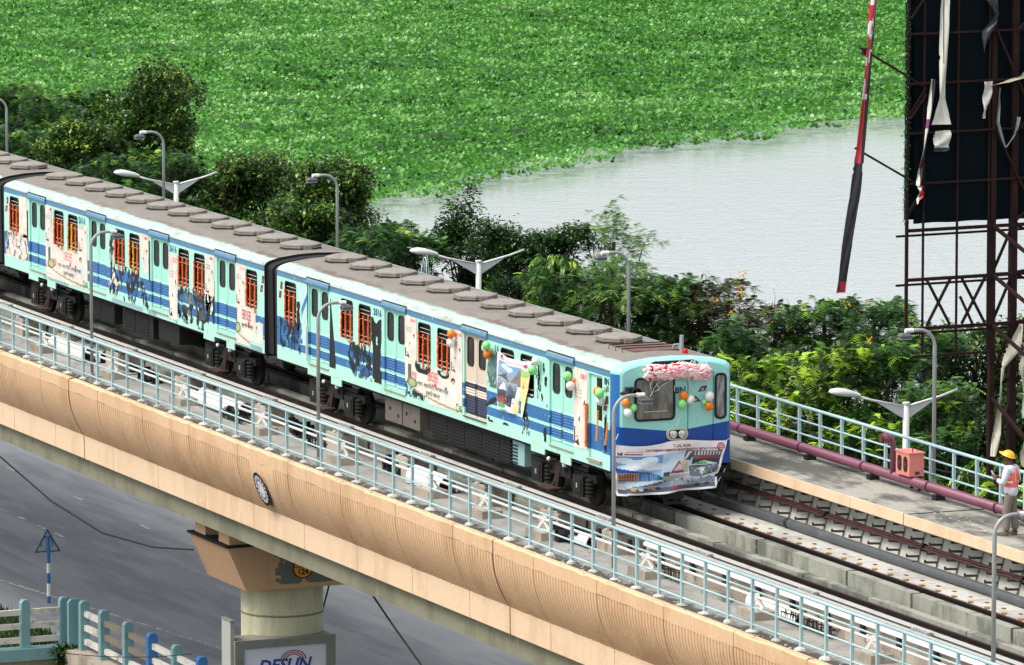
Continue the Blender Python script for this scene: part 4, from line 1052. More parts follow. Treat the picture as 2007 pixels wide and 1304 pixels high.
# ================================================================ PRINTS
def lin_np(c): c = np.asarray(c, float); return np.where(c <= .04045, c/12.92, ((c+.055)/1.055)**2.4)
def hexc(h): return np.array([int(h[i:i+2], 16)/255 for i in (0, 2, 4)])
def print_mat(name, rough=.4):
    g = G(name); return g.done(g.attr('print', False), rough)
print_m = print_mat('printed_vinyl'); flex_m = print_mat('printed_flex', .35)
class Pic:
    """a small colour print drawn cell by cell in (u, v) 0..1, v upwards"""
    def __init__(s, nu, nv, base):
        s.nu, s.nv = nu, nv; s.U, s.V = np.meshgrid((np.arange(nu)+.5)/nu, (np.arange(nv)+.5)/nv); s.c = np.ones((nv, nu, 3))*hexc(base); s.k = np.ones((nv, nu), bool)
    def put(s, m, h, a=1.0): s.c[m] = s.c[m]*(1-a)+hexc(h)*a
    def rect(s, u0, u1, v0, v1, h, a=1.0): s.put((s.U >= u0) & (s.U < u1) & (s.V >= v0) & (s.V < v1), h, a)
    def ell(s, u, v, ru, rv, h, a=1.0): s.put(((s.U-u)/ru)**2+((s.V-v)/rv)**2 < 1, h, a)
    def poly(s, pts, h, a=1.0):
        m = np.zeros_like(s.k); n = len(pts)
        for i in range(n):
            (x0, y0), (x1, y1) = pts[i], pts[(i+1) % n]
            if y0 == y1: continue
            m ^= ((y0 > s.V) != (y1 > s.V)) & (s.U < (x1-x0)*(s.V-y0)/(y1-y0)+x0)
        s.put(m, h, a)
    def grad(s, u0, u1, v0, v1, h0, h1):
        m = (s.U >= u0) & (s.U < u1) & (s.V >= v0) & (s.V < v1); t = ((s.V-v0)/(v1-v0))[m][:, None]; s.c[m] = hexc(h0)*(1-t)+hexc(h1)*t
    def noise(s, amp, sc, seed): s.c = np.clip(s.c*(1+amp*(vnoise(s.U*sc, s.V*sc, seed)-.5)[..., None]), 0, 1)
    def mesh(s, name, mat, f, parent=None, loc=None):
        a, b = np.meshgrid(np.arange(s.nu+1)/s.nu, np.arange(s.nv+1)/s.nv); P = f(a, b).reshape(-1, 3)
        i, j = np.meshgrid(np.arange(s.nu), np.arange(s.nv)); q = (j*(s.nu+1)+i)[s.k]
        F = np.stack([q, q+1, q+s.nu+2, q+s.nu+1], 1)
        o = np_mesh(name, P, F, mat, None, parent, loc, False, lin_np(s.c[s.k])); return o
def flat(x0, x1, z0, z1, y=-1.375, off=0.0, rip=0.0, seed=0):
    def f(a, b):
        return np.stack([off+x0+(x1-x0)*a, np.full_like(a, y)-rip*vnoise(a*5, b*5, seed), z0+(z1-z0)*b], -1)
    return f
PAPER = 'e6dbcd'
red_l = paint('red_lettering', 'd9405a', .5, .06); grey_l = paint('grey_lettering', '4a4642', .5, .06); green_l = paint('green_lettering', '2f8f4f', .5)
def strip_art(p, u0, u1, v0, v1):
    """the narrow panel: red name at the top, lines of copy, a woman with a parasol, a bottle corner"""
    w, h = u1-u0, v1-v0
    R_ = lambda a, b, c, d, col, al=1: p.rect(u0+a*w, u0+b*w, v0+c*h, v0+d*h, col, al)
    p.rect(u0, u1, v0, v1, PAPER)
    for k in range(6): R_(.50+k*.07, .55+k*.07, .87, .94, 'd9455c', .8)
    R_(.47, .93, .905, .915, 'f1b4ba')
    for k in range(3):
        for q in range(7): R_(.08+q*.075, .135+q*.075, .72-k*.045, .735-k*.045, '8d8a86', .9)
    p.ell(u0+.78*w, v0+.56*h, .07*w, .055*h, '2a2a2c'); p.ell(u0+.78*w, v0+.52*h, .05*w, .05*h, 'd9b79c'); p.ell(u0+.8*w, v0+.40*h, .09*w, .10*h, 'cfd9dc')
    p.ell(u0+.42*w, v0+.36*h, .05*w, .035*h, '3d4a42'); p.ell(u0+.42*w, v0+.27*h, .05*w, .07*h, 'c8dcd6')
    R_(.04, .12, .06, .26, '30343a'); p.poly([(u0+.04*w, v0+.05*h), (u0+.42*w, v0+.04*h), (u0+.33*w, v0+.12*h), (u0+.12*w, v0+.07*h)], '2c3036')
    R_(.15, .33, .13, .16, 'e58b98')
def base_art(p, u0, u1, v0, v1):
    """the wide panel under the windows: bottle, swoosh, couple and maker's mark"""
    w, h = u1-u0, v1-v0; U, V = (p.U-u0)/w, (p.V-v0)/h; ins = (U > 0) & (U < 1) & (V > 0) & (V < 1)
    p.put(ins, PAPER)
    sw = .20-.16*np.sin(np.clip((U-.05)/.95, 0, 1)*math.pi*.62)+.02
    p.put(ins & (np.abs(V-(.34-.26*np.sin(np.clip(U*1.15, 0, 1.2)*1.6))) < .018+.012*U), 'a09c78')
    p.put(ins & (U > .06) & (U < .115) & (V > .30) & (V < .88), '556254'); p.put(ins & (((U-.13)/.09)**2+((V-.42)/.13)**2 < 1), '6f7a4a'); p.put(ins & (((U-.13)/.06)**2+((V-.42)/.09)**2 < 1), 'b8bc86')
    p.put(ins & (((U-.84)/.035)**2+((V-.80)/.075)**2 < 1), '26272a'); p.put(ins & (((U-.845)/.025)**2+((V-.76)/.06)**2 < 1), 'c8a98d')
    p.put(ins & (((U-.85)/.05)**2+((V-.52)/.17)**2 < 1), 'd3e0dc'); p.put(ins & (((U-.72)/.02)**2+((V-.54)/.04)**2 < 1), '55605a'); p.put(ins & (((U-.72)/.025)**2+((V-.40)/.10)**2 < 1), 'b9d3d6')
    p.put(ins & (U > .03) & (U < .16) & (V > .10) & (V < .13), '9a968e', .6)
BN = ('\u0997\u09cd\u09af\u09be\u09b8, \u0985\u09cd\u09af\u09be\u09b8\u09bf\u09a1\u09bf\u099f\u09bf, \u09ac\u09a6\u09b9\u099c\u09ae \u09a5\u09c7\u0995\u09c7', '\u09ae\u09c1\u0995\u09cd\u09a4\u09bf\u09b0 \u0986\u09a8\u09a8\u09cd\u09a6')
LOGO = '\u099c\u09c7\u09b2\u09b8\u09bf\u09b2'
def logo_block(par, x, z, sz, y=-1.379):
    """red outlined name with a ring in its middle and a small red plate under it"""
    mb = MB()
    for k, (a, wd) in enumerate(((-.42, .13), (-.27, .13), (.16, .12), (.30, .13))):     # hollow outlined characters
        x0 = x+a*sz*2; z0 = z-.32*sz; x1 = x0+wd*sz*2; z1 = z+.32*sz
        for bx in ((x0, x1, z1-.055*sz, z1), (x0, x0+.04*sz, z0, z1), (x1-.04*sz, x1, z0+.05*sz, z1), (x0+.06*sz, x1-.05*sz, z-.02*sz, z+.03*sz), (x0, x1, z0, z0+.05*sz)):
            mb.box(bx[0], bx[1], y-.002, y, bx[2], bx[3])
    n = 16
    for r0, r1 in ((.20, .26), (.0, .06)):
        vs = []
        for i in range(n+1):
            t = 2*math.pi*i/n
            for r in (r0, r1): vs.append((x+r*sz*math.cos(t)+.02*sz, y-.002, z+r*sz*1.3*math.sin(t)))
        mb.add(vs, [(2*i, 2*i+1, 2*i+3, 2*i+2) for i in range(n)])
    mb.box(x+.26*sz, x+.62*sz, y-.0015, y, z-.66*sz, z-.38*sz)
    mb.build('red_logotype', red_l, par)
def green_mark(par, x, z):
    """maker's mark: a green crescent with a small striped plate"""
    mb = MB(); vs = []
    for i in range(13):
        t = .9+4.5*i/12
        for r in (.05, .085): vs.append((x+r*math.cos(t), -1.380, z+r*1.25*math.sin(t)))
    mb.add(vs, [(2*i, 2*i+1, 2*i+3, 2*i+2) for i in range(12)])
    for k in range(3): mb.box(x+.07, x+.25, -1.381, -1.379, z-.07+.05*k, z-.04+.05*k)
    mb.build('maker_mark', green_l, par)
def advert(car, off, x0, x1, z0, z1, wins, seed, text_on=True, bite=(), hide=None):
    nu, nv = int((x1-x0)/.022), int((z1-z0)/.022); p = Pic(nu, nv, PAPER)
    X = x0+p.U*(x1-x0); Z = z0+p.V*(z1-z0); zs = (1.93-z0)/(z1-z0)
    if wins:
        wl = (wins[0]-x0)/(x1-x0); wr = (wins[1]-x0)/(x1-x0)
        base_art(p, 0, 1, 0, zs); strip_art(p, 0, wl, zs, 1); strip_art(p, wr, 1, zs, 1)
        p.k &= ~((X > wins[0]) & (X < wins[1]) & (Z > 1.90))
    else: strip_art(p, 0, 1, 0, 1)
    nz = vnoise(p.U*6+seed, p.V*6*(z1-z0)/(x1-x0), seed)
    ed = np.minimum(np.minimum(X-x0, x1-X), np.minimum(Z-z0, z1-Z))
    p.k &= ed > .05*np.clip(nz-.45, 0, 1)*2
    for u, v, ru, rv in bite:                     # places where the vinyl has come off in black tears
        rr = ((X-u)/ru)**2+((Z-v)/rv)**2+(nz-.5)*1.6
        p.put(rr < 1.1, '0c0c0e'); p.k &= rr > .1
    if hide is not None: p.k &= ~hide(X, Z, nz)
    p.noise(.22, 7, seed+5)
    o = p.mesh('advert_poster', print_m, flat(x0, x1, z0, z1, -1.376, off, .004, seed), car)
    return o
def tear(car, off, x0, x1, z0, z1, th, seed, cols=('0b0b0d', '2f5f95', 'e8e4da'), mask=None, streak=(11, 6)):
    """remains of torn vinyl: ragged flakes left on the paint"""
    nu, nv = max(4, int((x1-x0)/.016)), max(4, int((z1-z0)/.016)); p = Pic(nu, nv, cols[0]); w, h = x1-x0, z1-z0
    a = vnoise(p.U*w*streak[0]+seed, p.V*h*streak[1]+seed, seed, 5); b = vnoise(p.U*w*5+9, p.V*h*5+3, seed+1, 4); e = np.minimum(np.minimum(p.U, 1-p.U)*w, np.minimum(p.V, 1-p.V)*h)
    p.k &= a-np.clip(.12-e, 0, 1)*1.6 > th
    if mask is not None: p.k &= mask(p.U, p.V, b)
    p.put(b > .60, cols[1], .9); p.put(b < .36, cols[2]); p.noise(.4, 9, seed)
    return p.mesh('torn_vinyl', print_m, flat(x0, x1, z0, z1, -1.3745, off), car)
# --- lead carriage
advert(lead, 0, -11.42, -8.03, 1.06, 2.93, (-10.72, -8.72), 3, True, ((-10.35, 1.86, .42, .16), (-9.15, 1.86, .3, .10)), lambda X, Z, n: (X < -10.0) & (Z < 1.40-.16*(X+11.4)+(n-.5)*.2))
logo_block(lead, -9.75, 1.70, .34); logo_block(lead, -10.85, 1.62, .17)
text(BN[0], .135, grey_l, lead, (-9.75, -1.380, 1.45), (1, 0, 0), (0, 0, 1), xs=1.0); text(BN[1], .135, grey_l, lead, (-9.75, -1.380, 1.29), (1, 0, 0), (0, 0, 1))
green_mark(lead, -8.32, 1.19)
tear(lead, 0, -11.4, -10.0, 1.08, 1.38, .36, 21, ('0c0c0e', '3f74a8', '9fdccb'))
advert(lead, 0, -1.89, -1.15, 1.20, 2.92, None, 8)
tear(lead, 0, -16.1, -15.70, 1.14, 2.75, .05, 11, ('090a0b', '0d0e10', '111213'), lambda U, V, b: (U < .25+.85*(1-V)) & (U > .0+.15*V))
tear(lead, 0, -14.95, -13.45, 1.12, 1.92, .44, 12, ('09090a', '2a5c98', '0c0c0e'), lambda U, V, b: U+V*.4 > .22)
tear(lead, 0, -13.47, -12.84, 1.14, 2.63, .30, 13, ('080809', '0c0c0e', '131315'), None, (3, 2))
tear(lead, 0, -19.45, -17.95, 1.2, 1.98, .47, 14, ('0d0d10', '1f4c86', '121214'))
tear(lead, 0, -18.2, -17.9, 1.75, 2.45, .42, 15, ('0a0a0c', '0f1113', 'a8d8d0'), None, (4, 2))
p = Pic(28, 60, 'bfe3df'); p.poly([(.2, .1), (.62, .55), (1, .72), (1, .85), (.45, .6), (.05, .2)], '3c78b4'); p.poly([(.0, .0), (.5, .12), (.55, .02)], '2d6aa8'); p.noise(.15, 5, 3)
p.k &= (p.U > .55-.9*np.abs(p.V-.35)+.1*vnoise(p.U*3, p.V*8, 9))
p.mesh('peeling_vinyl', flex_m, flat(-18.15, -17.46, 1.45, 2.92, -1.38, 0, .03, 5), lead)
MB().beam((-17.47, -1.40, 1.1), (-17.46, -1.41, 1.95), .05, .03).build('curled_vinyl', mt['white'], lead)
tear(lead, 0, -6.62, -5.95, 1.90, 2.72, .16, 16, ('4d6f68', '6f948a', '9fc8bb'))
tear(lead, 0, -3.95, -3.30, 1.85, 2.8, .52, 17, ('070709', '090a0b', '0e1012'), None, (11, 5))
tear(lead, 0, -4.85, -3.95, 1.10, 1.62, .40, 18, ('0c0c0d', '6f6a66', '121213'), lambda U, V, b: np.abs(U-.45) < .12+.3*np.abs(V-.3)**.7*np.where(V > .3, .5, 1.2))
tear(lead, 0, -6.6, -4.6, 1.08, 1.25, .50, 19, ('09090a', '3c3c3c', '0c0c0d'), None, (2, 9))
tear(lead, 0, -3.52, -3.36, 1.08, 1.42, .2, 20, ('080909', '0d0d0f', '121212'))
p = Pic(24, 10, '1c2023'); p.k &= np.abs(p.V-(.1+.75*p.U)) < .16*np.sin(p.U*3.1)+.02; p.mesh('torn_vinyl', print_m, flat(-6.75, -5.98, 1.42, 1.78, -1.378), lead)
# --- second carriage (coordinates in its own frame)
O2 = -20.35
def sec2(fn, *a, **k): return fn(second, O2, *a, **k)
sec2(advert, -16.08, -12.78, 1.02, 2.92, (-15.45, -13.48), 31, True, (), lambda X, Z, n: (X > -13.5) & (Z > 2.66) | (X < -15.5) & (X > -15.62) & (Z > 2.2+(n-.5)))
logo_block(second, -34.62, 1.72, .34); logo_block(second, -35.72, 1.50, .18)
text(BN[0], .135, grey_l, second, (-34.55, -1.380, 1.43), (1, 0, 0), (0, 0, 1)); text(BN[1], .135, grey_l, second, (-34.6, -1.380, 1.26), (1, 0, 0), (0, 0, 1))
green_mark(second, -33.4, 1.14)
sec2(tear, -11.35, -10.6, 1.1, 2.75, .50, 33, ('08090a', '0d0d0f', 'cfc8ba'), None, (9, 1.6))
sec2(tear, -10.95, -9.9, 1.05, 1.93, .47, 34, ('0a0a0c', '2f5f95', 'd9d0bf'), None, (8, 2.5))
sec2(tear, -9.95, -8.85, 1.05, 1.95, .42, 35, ('09090a', '090a0c', '2f5f95'), lambda U, V, b: np.abs(U-.5) < .2+.45*V)
sec2(tear, -8.9, -8.05, 1.0, 1.75, .45, 36, ('09090a', '0c0e11', 'dcd4c6'), lambda U, V, b: np.abs(U-(.75-.6*V)) < .22)
q = sec2(advert, -8.8, -8.12, 1.95, 2.93, None, 37, False, (), lambda X, Z, n: (X < -8.75+.55*np.clip(2.55-Z, 0, 1)))
MB().box(O2-8.12, O2-8.03, -1.377, -1.372, 1.75, 2.8).build('torn_vinyl', paint('dark_maroon_vinyl', '2a1d22', .5), second)
sec2(advert, -6.66, -6.02, 1.02, 2.66, None, 38)
sec2(advert, -4.03, -3.42, 1.92, 2.93, None, 39)
sec2(tear, -6.05, -4.9, 1.02, 1.95, .43, 40, ('09090b', '8b8378', '2f5f95'))
sec2(tear, -5.0, -3.55, .98, 1.98, .40, 41, ('0a0a0c', '5c554e', '2f5f95'), lambda U, V, b: np.abs(U-.5) < .25+.25*V)
sec2(tear, -6.6, -5.3, 1.1, 1.5, .40, 42, ('080809', '0a0a0c', '0f1112'), lambda U, V, b: np.abs(V-(.85-.75*np.sqrt(U))) < .22)
sec2(tear, -3.6, -3.4, 1.1, 2.7, .45, 43, ('09090a', '120e10', '3a2a2e'), None, (4, 3))
sec2(tear, -4.15, -3.5, 1.5, 2.0, .35, 44, ('efe9df', 'f4efe6', '0b0b0c'))
sec2(advert, -1.9, -1.28, 1.9, 2.92, None, 45)
p = Pic(80, 44, PAPER); base_art(p, -.1, 1.1, -.05, 1.05); p.k &= ~((p.U > .72) & (p.V > .55+.3*vnoise(p.U*4, p.V*4, 3))); p.k &= ~((p.V < .16) & (p.U > .5) & (vnoise(p.U*6, p.V*5, 8) > .4)); p.noise(.2, 6, 4)
p.mesh('advert_poster', print_m, flat(-1.9, -.08, .98, 1.92, -1.376, O2), second)
logo_block(second, O2-1.2, 1.72, .36); text(BN[1], .12, grey_l, second, (O2-1.15, -1.38, 1.46), (1, 0, 0), (0, 0, 1))
sec2(tear, -19.4, -17.5, 1.22, 1.95, .33, 46, ('e6d9c8', 'e2d4c1', '111112'))
sec2(tear, -18.25, -17.62, 1.85, 2.93, .12, 47, ('ece0d2', 'eadccb', 'e5d6c4'))
MB().box(O2-17.62, O2-17.52, -1.377, -1.372, 1.8, 2.6).build('torn_vinyl', paint('dark_maroon_vinyl', '3a2228', .5), second)
MB().prism([(-10.9, .945), (-8.6, .945), (-8.6, 1.05), (-10.9, 1.05)], lambda a, b, dd: (O2+a, -1.3735-dd, b), .002).build('primer_patch', lblue_box, second)
for a, b in ((-8.2, -7.95), (-7.9, -7.6), (-6.2, -6.05), (-2.0, -1.0), (-.95, -.15), (-15.9, -14.3), (-16.3, -16.0)):
    MB().prism([(a, .94), (b, .94), (b, 1.06), (a, 1.06)], lambda p_, q_, dd: (O2+p_, -1.3735-dd, q_), .002).build('primer_patch', lblue_box, second)

# ---- the printed banner on the front
p = Pic(150, 74, 'f4f2f1')
p.grad(.02, .45, .12, .78, 'c9e0f2', '5f9ed8'); p.grad(.45, .72, .12, .78, 'e4edf4', 'b9d3ea'); p.rect(.72, .98, .12, .80, '3c3f48')
for u, v, a, b in ((.10, .70, .09, .06), (.22, .62, .10, .10), (.33, .68, .08, .09), (.38, .55, .10, .07), (.14, .55, .11, .06)): p.ell(u, v, a, b, 'eef5fa', .9)
p.poly([(.0, .56), (.16, .50), (.34, .45), (.42, .38), (.47, .30), (.47, .28), (.0, .30)], '1f4f9c'); p.poly([(.22, .47), (.34, .44), (.42, .38), (.44, .28), (.22, .28)], '3d6f9e')
p.rect(.02, .23, .27, .45, 'c9895f')
for k in range(7): p.rect(.035+k*.027, .052+k*.027, .34, .43, '5f4a44'); p.rect(.035+k*.027, .052+k*.027, .27, .325, '4b4f58')
for k in range(12): p.rect(.235+k*.016, .24+k*.016, .28, .44-.005*k, '7fa3c6')
p.rect(.02, .98, .10, .28, '9aa9b6'); p.poly([(.02, .10), (.02, .24), (.46, .29), (.46, .25), (.20, .17)], 'd9e6ee'); p.poly([(.06, .15), (.22, .18), (.46, .25), (.46, .20)], '4a5560')
p.rect(.02, .98, .04, .12, '5e636c')
for u, h in ((.14, 'd9b23c'), (.22, 'e9e9ee'), (.27, '40455a'), (.37, 'c98a34'), (.40, '2f3a6a'), (.55, 'b5435a'), (.60, '8c4a4a'), (.78, '20242c'), (.88, '3a3f4a')): p.rect(u, u+.045, .08, .13, h)
p.poly([(.52, .38), (.60, .62), (.66, .58), (.66, .36)], 'a8475a'); p.poly([(.55, .42), (.60, .55), (.64, .53), (.64, .42)], 'd9c9c9'); p.poly([(.60, .62), (.68, .60), (.70, .38), (.66, .36)], 'cbbfa8')
p.rect(.46, .52, .33, .42, '3f5a44'); p.rect(.46, .72, .26, .34, 'a9b3a8'); p.poly([(.66, .80), (.76, .80), (.70, .60), (.64, .62)], '3b3d44'); p.poly([(.68, .78), (.72, .79), (.66, .62), (.645, .62)], 'c9c4bb')
p.rect(.72, .98, .62, .80, '555a60')
for k in range(9): p.rect(.74+k*.027, .75+k*.027, .70, .79, 'c9d0d2')
p.poly([(.74, .66), (.95, .72), (.95, .68), (.80, .63)], 'c2313f'); p.poly([(.70, .50), (.83, .60), (.96, .52), (.84, .50)], 'dfe8e4'); p.poly([(.75, .52), (.83, .59), (.88, .52)], '45c768')
p.poly([(.70, .48), (.98, .50), (.98, .28), (.72, .28)], '6b707a'); p.poly([(.78, .44), (.86, .47), (.83, .30)], 'd9dfe2'); p.poly([(.82, .36), (.86, .40), (.88, .32)], '58b878'); p.poly([(.74, .24), (.98, .34), (.98, .24)], 'e6eef2')
for k in range(26): p.rect(.72+random.random()*.25, 0, 0, 0, 'ffffff'); u, v = .72+random.random()*.25, .28+random.random()*.32; p.rect(u, u+.014, v, v+.025, random.choice(['d7dde2', '2a2d36', '8d6a70', 'a8b4c0']), .8)
for k in range(30): u, v = .46+random.random()*.5, .13+random.random()*.12; p.rect(u, u+.018, v, v+.03, random.choice(['e2e8ee', '3a4052', '8d5a66', 'c4d4e2', '5c7aa0']), .8)
p.rect(0, 1, 0, .04, 'f1f1f4'); p.rect(0, .02, 0, 1, 'f4f2f1'); p.rect(.98, 1, 0, 1, 'f4f2f1'); p.rect(0, 1, .80, 1, 'f4eef0')
p.poly([(.04, .80), (.085, .80), (.085, .87), (.045, .86)], '8f2238'); p.poly([(.05, .86), (.075, .86), (.062, .82)], 'f4eef0'); p.rect(.11, .27, .815, .835, 'b84a5c'); p.poly([(.10, .815), (.27, .835), (.27, .845), (.10, .82)], '7f2034'); p.rect(.12, .28, .865, .877, 'b9a6ac')
p.noise(.12, 6, 77)
def ban(a, b):
    yl = -1.47+.10*(1-b)**2; yr = 1.17-.26*(1-b); y = yl+(yr-yl)*a
    top = 1.55-.06*np.sin(np.clip(a/.5, 0, 1)*math.pi)+.04*np.exp(-((a-.62)/.18)**2)-.06*a; bot = .46+.035*np.sin(a*5.2+2.6)+.02*np.exp(-((a-.65)/.1)**2)-.02*(a < .1)
    x = FX+.045+.03*np.sin(a*9+b*5)*(1-b*.6)+.05*vnoise(a*6, b*4, 3)+.035*np.sin((a-b)*15)*(1-b)
    return np.stack([x, y, bot+(top-bot)*b], -1)
bn = empty('front_banner', (FX, -.15, 1.0), 'wide printed trial run banner tied across the front of the train', 'banner')
p.mesh('printed_sheet', flex_m, ban, bn)
crim = paint('crimson_lettering', 'b02a4a', .5, .05)
def on_ban(o):
    for v in o.data.vertices:
        wv = v.co+WL(o.parent); a = (wv.y+1.47)/2.64; b = (wv.z-.46)/1.06
        v.co.x = float(ban(np.array([[a]]), np.array([[b]]))[0, 0, 0])+.006-WL(o.parent).x
on_ban(text('TRIAL RUN', .085, crim, bn, (0, .12, 1.435), (0, 1, -.02), (0, 0, 1), bold=.002))
on_ban(text('KAVI SUBHASH-HEMANTA MUKHOPADHYAY METRO STATION', .070, crim, bn, (0, .14, 1.352), (0, 1, -.02), (0, 0, 1), bold=.002, xs=.86))
def ring_at(par, y, z, r, mat):
    mb = MB(); n = 20
    for r0, r1 in ((r*.72, r), (r*.25, r*.5)):
        vs = []
        for i in range(n+1):
            t = 2*math.pi*i/n
            for q in (r0, r1*(1+.06*(i % 2) if r1 == r else 1)): vs.append((FX+.05, y+q*math.cos(t), z+q*math.sin(t)))
        mb.add(vs, [(2*i, 2*i+1, 2*i+3, 2*i+2) for i in range(n)])
    return mb.build('emblem', mat, par)
on_ban(ring_at(bn, 1.02, 1.37, .085, crim))
mb = MB()
for (y, z), (y2, z2) in (((-1.45, 1.52), (-1.30, 1.75)), ((1.13, 1.47), (1.3, 1.52)), ((.9, .5), (1.2, .9))): mb.tube([(FX+.05, y, z), (FX-.02, y2, z2)], .008, 5)
mb.build('tie_cord', mt['white'], bn)
# ---- banner hung on the side
p = Pic(64, 62, 'ece9ee')
p.rect(.02, .98, .86, .98, 'efe6ec'); p.rect(.06, .16, .885, .90, 'b0506a'); p.rect(.08, .14, .92, .97, '8f3048')
for k in range(14): p.rect(.28+k*.04, .305+k*.04, .90, .925, 'd88aa4')
p.ell(.88, .90, .05, .035, 'c04a6a'); p.grad(.03, .72, .55, .86, 'a8b4bc', '7ba6d6'); p.ell(.3, .78, .2, .06, 'dbe6ee'); p.poly([(.03, .56), (.3, .70), (.45, .55)], '6b5a55'); p.poly([(.45, .52), (.66, .84), (.72, .80), (.72, .5)], '8a8078')
p.grad(.03, .62, .28, .55, '3d4450', 'a9bccb'); p.poly([(.08, .34), (.2, .52), (.34, .36)], 'dbe3ea'); p.poly([(.34, .34), (.48, .52), (.6, .38)], '5d6b7a'); p.rect(.03, .58, .10, .28, '4a4450'); p.poly([(.05, .12), (.22, .26), (.30, .12)], 'b0404a'); p.poly([(.3, .26), (.44, .10), (.56, .28)], '2c2c34'); p.ell(.22, .06, .12, .05, '58a85a')
p.poly([(.60, 0), (.74, .40), (.70, .86), (1, .80), (1, 0)], 'efe79a'); p.poly([(.70, .70), (.70, .86), (1, .80), (1, .72)], 'a8d878'); p.rect(.86, .88, .46, .62, 'c8353a'); p.rect(.82, .90, .52, .54, 'c8353a')
for k in range(5): p.rect(.68, .80, .14+k*.045, .15+k*.045, 'b9a860', .7)
for k in range(40): u, v = .05+random.random()*.56, .08+random.random()*.6; p.rect(u, u+.03, v, v+.02, random.choice(['e6ecf0', '2f3540', '8790a0', '70504a', '5a7898']), .7)
p.rect(.80, .98, .02, .10, 'e9e6da'); p.rect(0, 1, 0, .015, 'f4f2f1')
def sban(a, b):
    x = -5.90+(1.82-.52*(1-b)**1.2)*a+.04*(1-b)*(a-.5); z = 1.56+1.2*b-.10*a*(1-b)-.07*np.sin(a*math.pi)*b
    return np.stack([x, -1.40-.05*vnoise(a*4, b*4, 6)-.05*(1-b)*np.sin(a*5)-.03*np.sin(a*14+b*3), z], -1)
sb_ = p.mesh('side_banner', flex_m, sban, None, (-5, -1.4, 2.1)); tag(sb_, 'crumpled printed banner hanging over two windows of the lead carriage', 'banner')

# ================================================================ GARLANDS AND BALLOONS
def garland_mesh(h, r, seed):
    rr = np.random.default_rng(seed); mb = MB(); n = int(h/.028); pts = [(rr.normal(0, .004), rr.normal(0, .004), -h*i/n) for i in range(n+1)]
    mb.tube(pts, [r*(.85+.3*rr.random()) for _ in pts], 7); return mb
gcount = 0
ords = ['first', 'second', 'third', 'fourth', 'fifth', 'sixth', 'seventh', 'eighth']
gm = {}
def window_garlands(x0, wins, cname, yellow=()):
    for wi_, (a, b) in enumerate(wins):
        for k, (fx, nm) in enumerate(((.03, 'left'), (.40, 'middle'), (.80, 'right'))):
            yl = k == 1 and wi_ in yellow
            top = 2.66-(.0, .02, .04)[k]+random.uniform(-.03, .02); h = (.74, .75, .76)[k]+random.uniform(-.05, .06)
            r = .022
            key = (yl, k, wi_ % 3)
            if key not in gm:
                q = garland_mesh(h, r, len(gm)+3).build('garland', mt['yellow' if yl else 'orange_red'], None, (0, 0, 0)); gm[key] = q.data
            else: q = inst('garland', gm[key], (0, 0, 0))
            q.location = (x0+a+fx*.74+.10, -1.415, top); q.rotation_euler = (0, R(random.uniform(-1.5, 1.5)), 0)
            tag(q, '%s %s marigold garland at the %s window from the rear of the %s carriage' % (nm, 'yellow' if yl else 'orange', ords[wi_], cname), 'garland', 'marigold garlands over the carriage windows')
window_garlands(0, LW[:5], 'lead'); window_garlands(-20.35, CW, 'second', (2, 4))
def bead_garland(p0, p1, n, m_, lab, r=.030):
    mb = MB(); p0, p1 = Vector(p0), Vector(p1)
    for i in range(n): mb.ball(p0.lerp(p1, i/(n-1)), r*(.8+.25*i/n), 8, 5, .7)
    tag(mb.build('garland', m_, None, p0), lab, 'garland', 'marigold garlands by the cab door')
bead_garland((-.50, -1.43, 2.14), (-.52, -1.44, 1.52), 17, mt['marigold'], 'beaded amber marigold garland hanging below the cab side balloons')
bead_garland((.01, -1.43, 1.95), (-.03, -1.46, 1.50), 14, mt['marigold'], 'thin beaded amber garland hanging from the cab corner handrail')
q = garland_mesh(.92, .03, 99).build('garland', mt['orange_red'], None, (0, 0, 0)); q.location = (-1.14, -1.42, 2.22); tag(q, 'long orange garland hanging between the last poster and the cab door', 'garland', 'marigold garlands by the cab door')
bm = {c: paint(c+'_balloon', h, .22, .04) for c, h in (('orange', 'f5811f'), ('green', '92eb8c'), ('white', 'efece6'))}
blm = {}
def balloon(c, loc, lab, s=1.0):
    if c not in blm:
        mb = MB(); mb.lathe([(.005, -.125), (.014, -.115), (.008, -.105)]+[(.095*math.sin(math.pi*t)**.85*(1 if t > .5 else .93+.07*t*2), -.105*math.cos(math.pi*t)) for t in np.linspace(.04, .985, 12)], 16)
        o = mb.build('balloon', bm[c], None, (0, 0, 0), True); blm[c] = o.data
    else: o = inst('balloon', blm[c], (0, 0, 0))
    o.location = loc; o.scale = (s, s, s); o.rotation_euler = (R(random.uniform(-30, 30)), R(random.uniform(-30, 30)), 0)
    tag(o, lab, 'balloon', 'balloons tied to the lead carriage')
bx = FX+.11
for c, y, z, s, lab in (('orange', .15, 2.50, 1, 'orange balloon beside the windscreen, top of its trio'), ('white', .29, 2.41, .9, 'white balloon on the front door seam, right of its trio'), ('green', .11, 2.32, 1, 'green balloon right of the windscreen, lowest of its trio'),
        ('white', .73, 2.46, 1, 'white balloon left of the narrow front side window'), ('orange', .73, 2.245, 1, 'orange balloon below the white one by the narrow front window'), ('green', .62, 2.34, .55, 'tiny green balloon between the white and orange ones on the front'),
        ('orange', -1.18, 2.43, .95, 'orange balloon at the left front corner under the black mirror'), ('green', -1.02, 2.31, .9, 'green balloon between lamp post arm and windscreen corner'), ('white', -1.15, 2.21, .95, 'white balloon left of the windscreen, lowest of its trio')):
    balloon(c, (bx+(.03 if c == 'white' else 0), y, z), lab, s)
